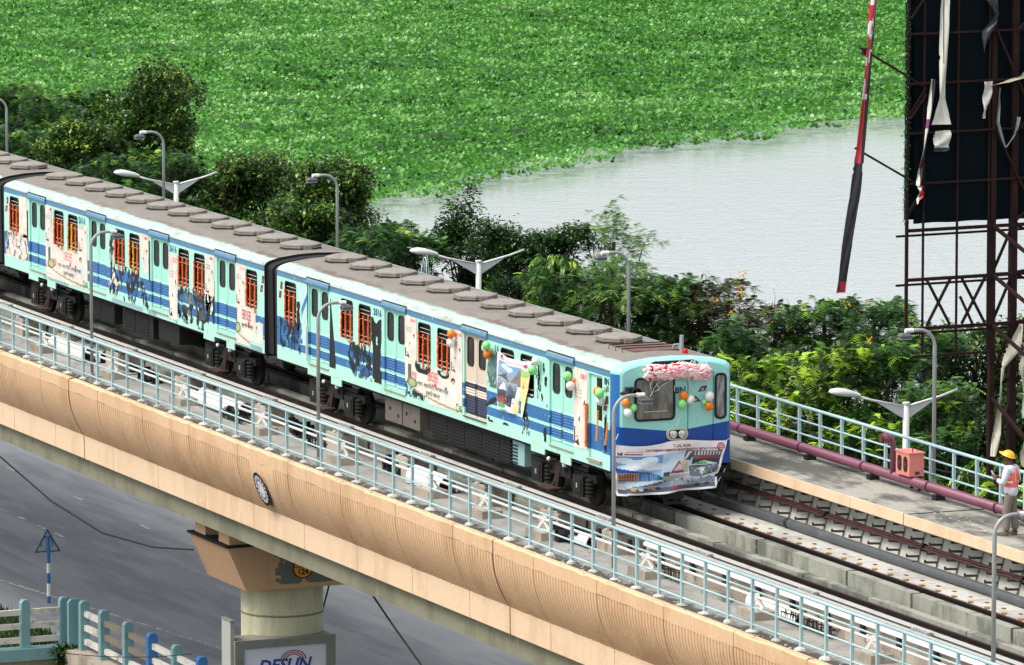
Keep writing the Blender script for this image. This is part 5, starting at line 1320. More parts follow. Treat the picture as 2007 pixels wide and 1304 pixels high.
for c, x, z, s, lab in (('orange', -8.4, 2.84, 1, 'orange balloon on the poster strip beside the beige door'), ('white', -8.43, 2.64, 1, 'white balloon below the orange one beside the beige door'), ('white', -6.44, 2.77, .95, 'white balloon half hidden on the right leaf of the beige door'), ('green', -6.28, 2.84, 1, 'green balloon beside the number 16 near the beige door'), ('orange', -6.33, 2.64, 1, 'orange balloon at the right edge of the beige door'),
        ('white', -3.66, 2.82, .95, 'white balloon at the top right corner of the side banner'), ('green', -3.72, 2.62, 1.05, 'green balloon below the white one at the side banner corner'), ('green', -1.86, 2.72, 1, 'green balloon at the upper left of the tall narrow poster'), ('orange', -1.62, 2.66, .5, 'tiny orange balloon on the tall narrow poster'), ('white', -1.81, 2.52, 1, 'white balloon below the green one by the narrow poster'),
        ('orange', -.39, 2.58, .95, 'orange balloon at the cab side window top'), ('green', -.16, 2.57, 1.05, 'green balloon next to the maroon logo on the cab side'), ('white', -.27, 2.40, 1, 'white balloon under the green one on the cab side')):
    balloon(c, (x, -1.49-(.05 if c == 'green' else 0), z), lab, s)
# flower bolster over the windscreen
fl = [paint(n, h, .7, .15, 30) for n, h in (('pink_petals', 'f29ab2'), ('white_petals', 'f3ece6'), ('cream_petals', 'f2e3b4'), ('red_petals', 'c81f3c'), ('blush_petals', 'f6c0c8'))]
mb = MB(); rf = random.Random(4)
for k in range(400):
    t = rf.random(); a = rf.uniform(-1.9, 1.9); y = -.74+1.48*t; zc = 3.0+.045*math.sin(t*math.pi)-.035*t+.02*math.sin(t*13)
    r = .135*min(1, (1-abs(2*t-1))*4+.55); mb.cur = rf.choices(range(5), (30, 34, 16, 9, 18))[0]
    c = (FX+.09+r*math.cos(a)*.8, y, zc+r*math.sin(a)); mb.lathe([(.004, -.026), (.046, -.012), (.056, .014), (.036, .032), (.006, .036)], 7, c, rf.choice('xz') if abs(a) < 1.2 else 'z', rf.random())
o = mb.build('flower_garland', fl, None, (FX, 0, 3.03)); tag(o, 'thick pink, white and red flower garland over the windscreen', 'flower garland')
mb = MB(); mb.tube([(FX+.05, -.72+1.44*t, 3.03+.03*math.sin(t*math.pi)) for t in np.linspace(0, 1, 12)], .085, 8); mb.build('core', mt['white'], o)
rib = []
for k in range(22):
    y = rf.uniform(-.75, .7); z = rf.choice([2.92, 3.12]) if k > 3 else 3.15; n = 7; ln = rf.uniform(.12, .42); dy = rf.uniform(-.5, .5)
    pts = [(FX+.10+.03*rf.random(), y+dy*ln*i/n+.02*rf.uniform(-1, 1), z+(.10*math.sin(i*.6) if z > 3 else -ln*i/n)) for i in range(n)]
    rib.append(pts)
rbn = empty('ribbons', (FX, 0, 3), 'curly white ribbons trailing from the flower garland down the front', 'ribbon')
for pts in rib: MB().tube(pts, .007, 4).build('ribbon', mt['white'], rbn)
for a, b in (((-.35, 2.9), (-.62, 2.52)), ((-.1, 2.86), (-.5, 2.62)), ((.2, 2.9), (.45, 2.5)), ((.35, 2.3), (.42, 1.98)), ((.62, 2.26), (.75, 2.02)), ((.12, 2.1), (.0, 1.86))):
    MB().tube([(FX+.06, a[0]+(b[0]-a[0])*t+.02*math.sin(t*9), a[1]+(b[1]-a[1])*t) for t in np.linspace(0, 1, 8)], .008, 4).build('ribbon', mt['white'], rbn)

# ================================================================ THINGS LYING ON THE NEAR WALKWAY
gloss_w = paint('white_cover', 'ecebe6', .35, .06, 4, 'b9b4a6', .3, 3)
def cover(x0, x1, y, r, lab, grp='loose white third rail covers'):
    """split white cover: half round shell open below"""
    o = empty('rail_cover', (x0, y, DZ), lab, 'cover', grp)
    mb = MB(); n = 10; vs = []
    for x in (x0, x1):
        for q in (r, r-.02):
            for k in range(n+1):
                t = math.pi*(k/n)*1.15-.25; vs.append((x, y-q*math.cos(t), DZ+.10+q*1.25*math.sin(t)))
    m = n+1; fs = []
    for k in range(n): fs += [(k, k+1, 2*m+k+1, 2*m+k), (m+k, 3*m+k, 3*m+k+1, m+k+1), (k, m+k, m+k+1, k+1), (2*m+k, 2*m+k+1, 3*m+k+1, 3*m+k)]
    fs += [(0, 2*m, 3*m, m), (n, m+n, 3*m+n, 2*m+n)]
    mb.add(vs, fs).build('shell', gloss_w, o); MB().box(x0+.02, x1-.02, y-r*.7, y+r*.7, DZ+.003, DZ+.09).build('inner', mt['black'], o)
cover(-34.0, -31.3, -1.98, .22, 'white half round cover lying left of the first near lamp post'); cover(-33.6, -31.0, -1.62, .20, 'second white cover tucked behind the half round one')
cover(-23.5, -20.6, -1.75, .20, 'white curved cover with black clamps under its front edge'); cover(-23.6, -20.9, -2.05, .14, 'narrow white cover leaning on the clamped one')
cover(-9.4, -7.5, -1.95, .24, 'fat white cover lying behind a cast bracket amid the walkway'); cover(-1.0, .5, -2.0, .14, 'short white cover beside the black stepped boxes')
cover(8.3, 10.6, -1.95, .18, 'flat stack of white covers next to the twisted bars')
def bits(name, lab, cat, boxes, m_, org):
    mb = MB()
    for b in boxes: mb.box(*b)
    tag(mb.build(name, m_, None, org), lab, cat, 'black cable clamps and boxes left on the walkway')
def clamp_heap(x, y, n, lab, seed):
    rr = random.Random(seed); o = empty('clamp_heap', (x, y, DZ), lab, 'clamps', 'black cable clamps and boxes left on the walkway')
    for k in range(n):
        xx, yy, zz = x+rr.uniform(0, .9), y+rr.uniform(-.2, .2), DZ+.004+.1*(k % 3); w_, h_ = rr.uniform(.2, .36), rr.uniform(.1, .22)
        MB().box(xx, xx+w_, yy-.1, yy+.1, zz, zz+.09).box(xx, xx+.05, yy-.1, yy+.1, zz+.09, zz+h_+.05).box(xx+w_-.05, xx+w_, yy-.08, yy+.1, zz+.09, zz+h_).build('clamp', mt['black'], o)
clamp_heap(-27.9, -1.9, 7, 'heap of black clamps behind the railing under the second carriage', 2); clamp_heap(-17.6, -1.75, 6, 'black clamps beside the pedestal behind the second near lamp', 3)
clamp_heap(-11.4, -1.75, 7, 'pile of black clamps just left of the fat white cover', 4); clamp_heap(-1.2, -2.1, 7, 'stepped black boxes on the walkway below the cab', 5)
def rebar(x0, x1, y, n, lab, seed):
    rr = random.Random(seed); mb = MB()
    for k in range(n):
        x = x0+(x1-x0)*k/n; h = rr.uniform(.16, .34)
        mb.tube([(x, y-.12, DZ+.01), (x+rr.uniform(-.08, .08), y-.12, DZ+h), (x+rr.uniform(.0, .2), y+rr.uniform(-.1, .15), DZ+h*1.05), (x+.15, y+.14, DZ+.01)], .014, 5)
    for q in (.08, .2): mb.tube([(x0, y-.12, DZ+q), (x1, y-.10, DZ+q+.02)], .012, 5)
    tag(mb.build('bent_bars', mt['steel_dark'], None, ((x0+x1)/2, y, DZ)), lab, 'bent bars', 'tangles of bent black bars on the walkway')
rebar(-20.6, -19.2, -2.25, 16, 'tangle of bent black bars below the clamped white cover', 1); rebar(-15.6, -14.9, -2.0, 9, 'short tangle of bars left of a concrete pedestal mid walkway', 2)
rebar(4.0, 5.3, -2.05, 13, 'curled black bars on the walkway ahead of the train', 3); rebar(10.0, 12.3, -2.0, 26, 'long tangle of twisted black bars beside the flat white stack', 4)
hb = MB().box(6.6, 7.6, -2.2, -1.6, DZ+.002, DZ+.05); hb.box(6.5, 7.7, -2.25, -2.19, DZ+.002, DZ+.16); o = tag(hb.build('open_trough', mt['conc'], None, (7, -1.9, DZ)), 'open concrete trough with green cables on the near walkway', 'trough')
MB().tube([(6.6, -2.0, DZ+.08), (7.1, -1.95, DZ+.12), (7.6, -1.7, DZ+.09)], .015, 5).build('cable', gw, o)
rr = random.Random(8); mb = MB()
for k in range(420):
    x = rr.uniform(-40, 16); y = -3.4+abs(rr.gauss(0, .22)) if rr.random() < .7 else rr.uniform(-3.3, -1.9); s = rr.uniform(.008, .028)
    mb.box(x-s, x+s, y-s, y+s*.8, DZ, DZ+s*rr.uniform(.5, 1.2))
tag(mb.build('mortar_crumbs', mt['conc_pale']), kind='stuff')
mb = MB()
for k in range(46):
    x = rr.gauss(8.6, .9) if k % 3 else rr.uniform(-2, 14); y = rr.uniform(2.1, 2.9) if k % 3 else rr.uniform(2, 3.1); s = rr.uniform(.006, .03 if k % 3 else .012)
    mb.lathe([(s*.9, 0), (s, .004), (s*.5, .008)], 7, (0, 0, 0)); mb.v[-21:] = [(x+a*rr.uniform(1.5, 3.2), y+b, .895+c) for a, b, c in mb.v[-21:]]
tag(mb.build('mortar_splashes', mt['conc_pale']), kind='stuff')

# ================================================================ ROAD LEVEL: fence, sign, cables
fw2 = paint('mouldy_rail_paint', '857a6c', .7, .3, 4, '4a4036', .6, 2); fb = paint('turquoise_blue_paint', '7aa3a8', .6, .2, 3, '557b84', .6, 3); fw = paint('flaking_white_paint', 'dcd8cc', .6, .15, 4, '5b5245', .75, 1.6); fb2 = paint('bright_blue_paint', '3a78b8', .5, .15, 3)
fe = empty('concrete_fence', (-34, .33, GZ), 'low concrete fence of blue posts and flaking white rails running beside the road', 'fence')
fe2 = empty('concrete_fence', (-39.4, -1.2, GZ), 'low concrete fence of blue posts and white rails in the bottom left corner', 'fence')
def post(x, y, par, m_=fb, wx=.15, wy_=.26):
    mb = MB(); mb.prism([(-wy_/2, GZ-.2), (wy_/2, GZ-.2), (wy_/2, -8.16), (wy_*.25, -8.08), (-wy_*.25, -8.08), (-wy_/2, -8.16)], lambda a, b, dd: (x-wx/2+dd, y+a, b), wx)
    mb.build('post', m_, par)
xs = [-38.55, -36.95, -35.05, -33.2, -31.3, -29.45, -27.6]
for i, x in enumerate(xs): post(x, .33, fe, fb2 if i in (3, 5) else fb, .2, .26)
for i, (a, b) in enumerate(zip(xs[:-1], xs[1:])):
    for j, z in enumerate((-8.42, -8.80, -9.18)): MB().box(a+.11, b-.11, .29, .40, z-.075, z+.075).build('rail', fw2 if (i, j) in ((1, 0), (1, 1), (2, 0), (2, 1)) else fw, fe)
MB().box(-38.9, -26, -.1, .55, -12, -9.42).build('base_wall', mt['conc_block'], fe)
ys_ = [-3.3, -2.2, -1.08, .02]
for y in ys_: post(-39.35, y, fe2, fb, .2, .24)
for a, b in zip(ys_[:-1], ys_[1:]):
    for z in (-8.42, -8.80, -9.18): MB().box(-39.4, -39.3, a+.13, b-.13, z-.075, z+.075).build('rail', fw, fe2)
MB().box(-39.6, -39.15, -4.5, .15, -9.72, -9.40).build('base_beam', fb, fe2)
MB().box(-39.6, -39.2, -4.5, .12, -12, -9.72).build('base_wall', mt['olive'], fe2)
post(-38.95, .18, fe, fb, .14, .34)
tag(MB().box(-38.9, -20, -9, -.1, -12.2, -12).build('ditch', ground_mat()), kind='structure')
# grass patch behind the left fence
n = 9000; P = np.column_stack([rng.uniform(-45.5, -39.7, n), rng.uniform(-5, .3, n), np.full(n, GZ)])
V, F = leaves(P, rng.random(n)*6.28, R(50)+rng.random(n)*R(38), .12+rng.random(n)*.25, .02+rng.random(n)*.03, .1, .1)
tag(np_mesh('grass', V, tri(F), [leaf_mat('grass_blade', '18290f', '2c4a17', '5a7a2c', .6, .2)], np.repeat(rng.random(n), 4)), kind='stuff')
n = 2200; P = np.column_stack([rng.normal(-38.98, .12, n), rng.normal(.0, .16, n), rng.uniform(-11, -9.35, n)])
V, F = leaves(P, rng.random(n)*6.28, rng.random(n)*R(60), .08+rng.random(n)*.12, .05+rng.random(n)*.05, .2, .2)
wd = np_mesh('weed_bush', V, tri(F), [leaf_mat('weed_leaf', '12240b', '254512', '4a7a22', .5, .2)], np.repeat(rng.random(n), 4), None, (-39, 0, GZ)); tag(wd, 'dark green weeds growing in the corner of the two fences', 'weeds')
# warning sign seen from behind
sx, sy = -46.35, 2.0
ts = empty('road_sign', (sx, sy, GZ), 'triangular road sign seen from behind on a blue and white banded pole', 'road sign')
bl = paint('sign_blue', '2a69a8', .5, .1); tc = paint('sign_back', 'b9c3c2', .5, .08)
for k, (a, b) in enumerate(((-9.55, -9.3), (-9.3, -8.94), (-8.94, -8.64), (-8.64, -8.36), (-8.36, -7.60))): MB().lathe([(.052, a), (.052, b)], 10, (sx, sy, 0)).build('pole_band', [bl, mt['white']][k % 2], ts)
hw, zt_, zb_ = .36, -7.42, -8.04
MB().prism([(-hw, zb_), (hw, zb_), (0, zt_)], lambda a, b, dd: (sx-.08-dd, sy+a, b), .012).build('plate', tc, ts)
fr_ = MB()
for p, q in (((-hw, zb_), (hw, zb_)), ((hw, zb_), (0, zt_)), ((0, zt_), (-hw, zb_)), ((-.12, -7.62), (.12, -7.62))): fr_.beam((sx-.07, sy+p[0], p[1]), (sx-.07, sy+q[0], q[1]), .035, .035, (1, 0, 0))
fr_.build('frame', paint('teal_frame', '2d5f6e', .5, .1), ts)
sc_ = MB()
for s in (-.2, .13):
    for k in range(4): sc_.box(sx-.079, sx-.075, sy+s, sy+s+.035, -7.9+k*.055, -7.87+k*.055)
sc_.build('back_marking', mt['black'], ts)
def cable(pts, r, lab):
    o = MB().tube(pts, r, 6).build('overhead_cable', mt['rubber'], None, pts[0]); tag(o, lab, 'cable')
def sag(p, q, s, n=16): return [Vector(p).lerp(Vector(q), t)-Vector((0, 0, s*4*t*(1-t))) for t in np.linspace(0, 1, n)]
cable([Vector(c) for c in ((-46, -2.4, -2.6), (-37.32, -2.4, -3.84), (-33.2, -2.4, -4.43), (-29.25, -2.4, -4.68), (-25.45, -2.4, -4.47), (-22.6, -2.4, -4.1))], .022, 'black cable sagging above the road to the pier cap')
cable([(-22.5, -2.3, -3.1), (-21.7, -2.35, -3.7)], .03, 'short black cable dropping from the girder to the bearing blocks')
cable([(-10.9, -2.5, -3.2), (-9.6, -2.45, -3.8), (-7.98, -2.4, -4.48), (-5, -2.3, -5.9)], .025, 'black cable slanting down from the girder to the road right of the pier')
cable(sag((-22.2, 1.0, -5.1), (-22.66, 1.0, -5.8), .02), .025, 'short cable hanging beside the pier column')
cable(sag((-36, -1.5, -8.9), (-29.5, .1, -8.0), .12), .012, 'thin black wire crossing in front of the roadside fence'); cable(sag((-33.5, -1, -9.1), (-28.5, .2, -8.2), .1), .012, 'second thin wire crossing in front of the roadside fence')

lp = empty('looped_cables', (-38.6, 10, 0), 'looping pale blue cables sprouting beside the white street light behind the roof', 'cables')
for k in range(6): MB().tube([(-38.9+.5*math.sin(t*2.6+k*.3)*(.5+.1*k), 10+.06*k+.1*t, -.4+1.25*math.sin(t*3.1)*(.6+.08*k)) for t in np.linspace(.02, 1, 12)], .014, 5).build('cable', [mt['white'], lblue_box][k % 2], lp)

# ================================================================ BILLBOARD
bs = paint('rusted_billboard_steel', '2b1a17', .75, .3, 5, '43261f', .6, 2)
bs.node_tree.nodes['Principled BSDF'].inputs['Specular IOR Level'].default_value = .2
bb = empty('billboard', (-9, 12.3, GZ), 'huge rusted billboard frame with a torn dark backing sheet beyond the railing', 'billboard')
BX_ = -9.0
def bbeam(p, q, w=.055, nm='lattice_bar', m_=bs): MB().beam(p, q, w, w, (1, 0, 0)).build(nm, m_, bb)
for y in (12.28, 12.82): bbeam((BX_, y, GZ), (BX_, y, 13), .13 if y < 12.5 else .16, 'leg')
for y, x in ((12.28, 4.2-9), (15.6, -9), (15.6, -5)): bbeam((x, y, GZ), (x, y, 13), .14, 'leg')
for y, z0, w in ((10.06, 2.28, .065), (10.48, 1.7, .045), (11.35, 1.7, .045), (12.16, 1.7, .045), (13.6, 1.0, .05), (14.6, 1.0, .05)): bbeam((BX_+.03, y, z0), (BX_+.03, y, 13), w, 'upright')
for z, y1 in ((4.6, 16), (3.46, 16), (2.32, 16), (1.68, 16), (9.12, 16), (7.98, 16), (6.84, 16), (5.68, 16), (10.3, 16), (11.4, 16)):
    bbeam((BX_+.07, 10.04 if z > 1.7 else 10.2, z-.03), (BX_+.07, y1, z+.02), .075 if z in (4.6, 3.46, 2.32) else .05, 'girder')
    if z in (4.6, 3.46, 2.32): bbeam((BX_-.5, 10.06, z-.22), (BX_-.5, y1, z-.16), .05, 'girder')
for y0, y1 in ((10.55, 11.15), (11.45, 12.05)):
    bbeam((BX_+.1, y0, 3.42), (BX_+.1, y1, 2.36), .055); bbeam((BX_+.11, y1, 3.42), (BX_+.11, y0, 2.36), .055)
bbeam((BX_+.12, 11.4, 3.0), (BX_+.12, 11.75, 2.3), .05)
for z0, z1 in ((2.3, 3.46), (3.46, 4.6), (1.0, 2.3), (-1.2, .6), (-3.4, -1.2), (-5.6, -3.4), (-8, -5.6)):
    bbeam((BX_, 12.28, z0), (BX_, 12.82, z1)); bbeam((BX_, 12.82, z0), (-5, 15.6, z1), .07); bbeam((BX_, 12.28, z1), (-4.8, 12.28, z0), .07)
    bbeam((BX_, 12.28, z0), (BX_, 15.6, z0+.02), .06); bbeam((BX_, 12.28, z0), (-4.8, 12.28, z0), .06); bbeam((BX_, 15.6, z0), (BX_, 12.82, z1), .06)
for z0, z1 in ((4.7, 6.8), (6.8, 9.1), (9.1, 11.4)):
    bbeam((BX_+.12, 12.82, z0), (BX_+.12, 15.6, z1), .055); bbeam((BX_+.12, 12.3, z1), (BX_+.12, 13.4, z0), .05); bbeam((BX_+.1, 10.1, z0+.35), (BX_+.1, 10.5, z0+.9), .04)
sheet_m = paint('dark_backing_sheet', '0a151a', .9, .3, .8, '060c0f', .5, 1)
nu, nv = 60, 70; p = Pic(nu, nv, '0e1a24'); p.k &= ~((p.U < .012*(1+3*vnoise(p.V*14, p.U*0+2, 4))))
a_, b_ = np.meshgrid(np.arange(nu+1)/nu, np.arange(nv+1)/nv)
def shf(a, b): return np.stack([BX_-.06+.05*vnoise(a*8, b*2, 6), 10.05+6.2*a, 4.72+8.4*b-.008*np.sin(a*40)*(b < .01)], -1)
sheet_m.node_tree.nodes['Principled BSDF'].inputs['Specular IOR Level'].default_value = .1
o = p.mesh('backing_sheet', sheet_m, shf, bb)
MB().box(BX_-.20, BX_-.16, 10.1, 16.2, 4.8, 13).build('sheet_lining', sheet_m, bb)
V, F = leaves(np.column_stack([np.full(900, BX_), rng.normal(10.05, .025, 900), rng.uniform(4.75, 13, 900)]), rng.random(900)*6.28, rng.random(900)-.8, .05+.08*rng.random(900), .02+.02*rng.random(900), .1, .2)
np_mesh('green_netting', V, F, [leaf_mat('green_net', '0f4a2a', '1f8a4a', '49b878', .5, .1)], np.repeat(rng.random(900), 4), bb)
def rag(pts, ws, m_, lab, cat='torn banner', x=BX_+.16, seed=0, name='torn_banner', cols=None, nv=60):
    """ragged strip following pts [(y, z)] with widths ws"""
    pts = np.array(pts, float); t = np.linspace(0, 1, len(pts)); nu = 10
    def f(a, b):
        y = np.interp(b, t, pts[:, 0]); z = np.interp(b, t, pts[:, 1]); w_ = np.interp(b, t, ws)
        return np.stack([x+.05*np.sin(a*4+b*9+seed)+.06*vnoise(a*2+seed, b*7, seed), y+(a-.5)*w_, z+.0*a], -1)
    p = Pic(nu, nv, cols or 'e4e2d2'); 
    if m_: m_(p)
    e = vnoise(p.U*3+seed, p.V*14, seed+2); p.k &= (np.minimum(p.U, 1-p.U)+.02 > .22*np.clip(e-.55, 0, 1)*2)
    p.noise(.25, 8, seed); o = p.mesh(name, flex_m, f, None, (x, pts[0, 0], pts[0, 1])); tag(o, lab, cat, 'torn banner rags on the billboard'); return o
rag([(10.93, 12), (10.92, 9.8), (10.88, 8.4), (10.86, 7.6), (10.84, 7.0)], [.20, .20, .18, .20, .46], lambda p: p.put((p.U > .42) & (p.U < .55) & (p.V < .5), '30333a'), 'long white banner strip hanging down the middle of the dark sheet', seed=1)
rag([(10.88, 6.86), (10.86, 6.55), (10.84, 6.38)], [.42, .42, .36], lambda p: p.put(p.V > .75, '2c3036'), 'square white flap below the long white strip', seed=2, nv=24)
rag([(10.62, 8.05), (10.55, 7.3), (10.42, 6.5), (10.30, 5.9), (10.28, 5.62)], [.09, .10, .10, .08, .12], lambda p: (p.put((p.V > .62) & (p.V < .70), 'b23a4a'), p.put((p.V > .30) & (p.V < .36), '8a3a70'), p.put(p.U > .62, '2a2d33')), 'narrow crooked red and white strip at the left edge of the dark sheet', seed=3)
rag([(10.32, 5.62), (10.36, 5.45), (10.24, 5.2)], [.12, .14, .03], lambda p: p.put(p.U > .4, 'c2263c'), 'small red and white tatter at the sheet corner', seed=4, nv=20)
rag([(12.1, 9.9), (12.25, 9.5), (12.0, 9.1), (11.92, 8.6)], [.3, .14, .22, .04], None, 'black frayed rag near the top of the billboard', seed=5, cols='20262c')
rag([(13.4, 8.6), (13.0, 8.05), (12.55, 7.92), (12.1, 7.85)], [.22, .26, .22, .18], None, 'cream rolled cloth bunched along a billboard girder', seed=6, cols='dccfb8')
rag([(12.05, 7.95), (12.0, 7.5), (11.93, 7.1)], [.26, .16, .04], None, 'pale ragged tail hanging from the bunched cloth', seed=7, cols='d9d6cc')
rag([(12.35, 7.8), (12.3, 7.0), (12.5, 6.4), (12.75, 6.7), (12.85, 7.1)], [.03, .03, .03, .03, .03], None, 'pale cord looping down in front of the dark sheet', seed=8, cols='9aa6a6')
rag([(12.9, 2.3), (12.7, 1.7), (12.45, 1.3), (12.38, .6), (12.30, -.2), (12.22, -.75)], [.1, .34, .12, .10, .16, .14], lambda p: p.put((vnoise(p.U*8, p.V*3, 4) > .6), 'b9b794'), 'long cream tatter tied around the billboard leg above the worker', x=BX_+.25, seed=9, cols='d8d4bd')
rag([(13.2, 2.0), (13.0, 1.3), (13.1, .6), (12.98, .1)], [.12, .3, .2, .05], None, 'cream tatter at the right picture edge by the billboard leg', x=BX_+.25, seed=10, cols='d2cfba')
rag([(13.15, -.2), (13.0, -.7), (13.05, -1.2)], [.1, .2, .05], None, 'small lower cream tatter on the billboard tower', x=BX_+.25, seed=11, cols='cfcbb4')
# slanting strip hung out from the board on two struts
def sp(p):
    p.put(p.V > .47, '15161a'); m = (p.V < .62) & (p.U > .70+.0*p.V) ; p.put(m, '1a1418')
    p.put((p.V > .40) & (p.V < .62) & (p.U > .95-2.6*(p.V-.38)), '17171b'); p.put((p.V > .955) & (p.U > .25), 'b81f38')
    p.ell(.42, .107, .42, .024, 'f2eeea'); p.ell(.58, .107, .18, .012, 'cf2f42'); p.ell(.08, .262, .34, .026, 'f2eeea')
    for v0, v1, u0, u1 in ((.035, .045, .1, .5), (.160, .170, .5, .9), (.168, .192, .38, .7), (.182, .200, .0, .25), (.272, .285, .55, .8)): p.rect(u0, u1, v0, v1, 'f2eeea')
q = rag([(9.25, 10.2), (9.10, 8.4), (8.92, 6.6), (8.78, 5.4), (8.60, 4.3), (8.43, 3.2)], [.20, .20, .20, .23, .28, .25], sp, 'slanting red and black banner strip hanging beside the billboard over the lake', x=-9.1, seed=12, cols='cf2f42', nv=150)
q['group'] = 'banner strips beside the billboard'; del q['group']
for y0, z0, y1, z1 in ((8.97, 8.8, 10.5, 7.86), (8.86, 6.5, 10.5, 5.53)): bbeam((-9.25, y0, z0), (BX_+.05, y1, z1), .045, 'strut')
for y0, z0, y1, z1 in ((10.5, 7.86, 10.1, 7.2), (10.5, 5.53, 10.08, 4.9)): bbeam((BX_+.08, y0, z0), (BX_+.02, y1, z1), .04, 'strut')
MB().box(-9.3, -9.2, 9.04, 9.2, 8.62, 8.78).build('strut_bracket', bs, bb)
bbeam((-9.25, 9.25, 10.6), (-9.25, 9.27, 9.6), .05, 'strut')
# ================================================================ WORKER
def skin(name, verts, edges, radii, mat, parent, sub=2):
    wl = WL(parent); me = bpy.data.meshes.new(name); me.from_pydata([Vector(v)-wl for v in verts], edges, [])
    o = bpy.data.objects.new(name, me); COL.objects.link(o)
    m = o.modifiers.new('s', 'SKIN'); m.use_smooth_shade = True
    sv = me.skin_vertices[0].data
    for i, r in enumerate(radii): sv[i].radius = r if isinstance(r, tuple) else (r, r); sv[i].use_root = i == 0
    o.modifiers.new('u', 'SUBSURF').levels = sub; o.modifiers['u'].render_levels = sub
    bpy.context.view_layer.update(); dg = bpy.context.evaluated_depsgraph_get()
    m2 = bpy.data.meshes.new_from_object(o.evaluated_get(dg)); bpy.data.objects.remove(o)
    m2.name = name; m2.materials.clear(); m2.materials.append(mat)
    o = bpy.data.objects.new(name, m2); COL.objects.link(o); o.parent = parent; return o
wx, wy0, wz = 10.6, 2.56, .895
per = empty('person', (wx, wy0, wz), 'worker in yellow helmet and orange vest standing on the far walkway looking at a phone', 'person')
skn = paint('brown_skin', '5d3a28', .55, .08, 20)
# faces the lake side and left: local frame fwd / left
fw_ = Vector((-.80, -.60, 0)); lf = Vector((.60, -.80, 0))      # person's left side
def P_(f, l, z): return Vector((wx, wy0, wz))+fw_*f+lf*l+Vector((0, 0, z))
# one body: pelvis, spine, neck, head, arms to wrists, palms, fingers, legs to ankles, feet
bv, be, br = [], [], []
def node(p, r, par=None):
    bv.append(p); br.append(r)
    if par is not None: be.append((par, len(bv)-1))
    return len(bv)-1
pel = node(P_(0, 0, .88), (.10, .08)); sp1 = node(P_(0, 0, 1.08), (.125, .09), pel); sp2 = node(P_(-.01, 0, 1.26), (.145, .10), sp1)
nk = node(P_(.01, 0, 1.40), .055, sp2); hd1 = node(P_(.055, 0, 1.475), .075, nk); hd2 = node(P_(.075, 0, 1.555), (.082, .09), hd1); hd3 = node(P_(.06, 0, 1.62), .07, hd2)
for s in (-1, 1):
    sh = node(P_(0, .17*s, 1.335), .058, sp2)
    if s < 0: el, wr = node(P_(.06, -.25, 1.08), .042, sh), None; wr = node(P_(.26, -.13, 1.10), .030, el); pm = node(P_(.33, -.09, 1.12), (.034, .018), wr); fd = Vector(fw_*.8+lf*.35+Vector((0, 0, .35)))
    else: el = node(P_(.04, .25, 1.06), .042, sh); wr = node(P_(.25, .15, 1.13), .030, el); pm = node(P_(.325, .11, 1.16), (.034, .018), wr); fd = Vector(fw_*.8-lf*.35+Vector((0, 0, .35)))
    for k in range(4):
        o_ = lf*((k-1.5)*.018); b0 = node(bv[pm]+fd.normalized()*.035+o_, .009, pm); node(bv[b0]+fd.normalized()*(.028-.004*abs(k-1.4))+Vector((0, 0, .018)), .008, b0)
    t0 = node(bv[pm]-lf*.03*s+Vector((0, 0, .02)), .010, pm); node(bv[t0]+fd.normalized()*.025+Vector((0, 0, .02)), .009, t0)
    hp = node(P_(0, .085*s, .84), .07, pel); kn = node(P_(.03*s+.02, .10*s, .46), .058, hp); an = node(P_(-.02+.04*s, .11*s, .085), .040, kn)
    ft = node(P_(.10+.04*s, .125*s, .04), (.04, .03), an); node(P_(.17+.04*s, .135*s, .03), (.035, .02), ft)
skin('body', bv, be, br, skn, per, 2)
def cloth(name, pts, edges, rad, m_): return skin(name, pts, edges, rad, m_, per, 2)
shirt = paint('pale_lilac_shirt', 'd9dbe8', .8, .1, 12); vest = paint('coral_safety_vest', 'fa6f66', .6, .1, 8); trou = paint('khaki_grey_trousers', '7d7468', .85, .15, 10)
cloth('shirt', [P_(0, 0, .76), P_(0, 0, .98), P_(-.01, 0, 1.2), P_(-.01, 0, 1.33), P_(.0, 0, 1.41), P_(0, -.19, 1.335), P_(.06, -.265, 1.08), P_(.22, -.155, 1.095), P_(0, .19, 1.335), P_(.04, .265, 1.06), P_(.21, .175, 1.12)],
      [(0, 1), (1, 2), (2, 3), (3, 4), (3, 5), (5, 6), (6, 7), (3, 8), (8, 9), (9, 10)], [(.205, .165), (.185, .14), (.17, .125), (.15, .10), .07, .078, .066, .05, .078, .066, .05], shirt)
vo = cloth('vest', [P_(0, 0, .90), P_(0, 0, 1.04), P_(-.015, 0, 1.2), P_(-.015, 0, 1.31), P_(-.01, 0, 1.385)], [(0, 1), (1, 2), (2, 3), (3, 4)], [(.20, .155), (.188, .142), (.188, .14), (.178, .125), (.11, .085)], vest)
cloth('trousers', [P_(0, 0, .86), P_(0, .08, .78), P_(.05, .10, .46), P_(.03, .115, .09), P_(0, -.08, .78), P_(-.01, -.10, .46), P_(-.05, -.11, .09)], [(0, 1), (1, 2), (2, 3), (0, 4), (4, 5), (5, 6)], [(.12, .10), .10, .085, .082, .10, .085, .082], trou)
tape = paint('reflective_tape', 'e6e2cf', .35, .05)
def belt(name, z, ra, rb_, h, tilt=0):
    mb = MB(); n = 28; vs = []
    for zz, k in ((z-h/2, 1), (z+h/2, 1)):
        for i in range(n):
            t = 2*math.pi*i/n; vs.append(P_(rb_*math.cos(t)-.008, ra*math.sin(t), zz))
    mb.add(vs, [(i, (i+1) % n, n+(i+1) % n, n+i) for i in range(n)]); mb.build(name, tape, vo)
belt('reflective_band', 1.09, .183, .148, .045)
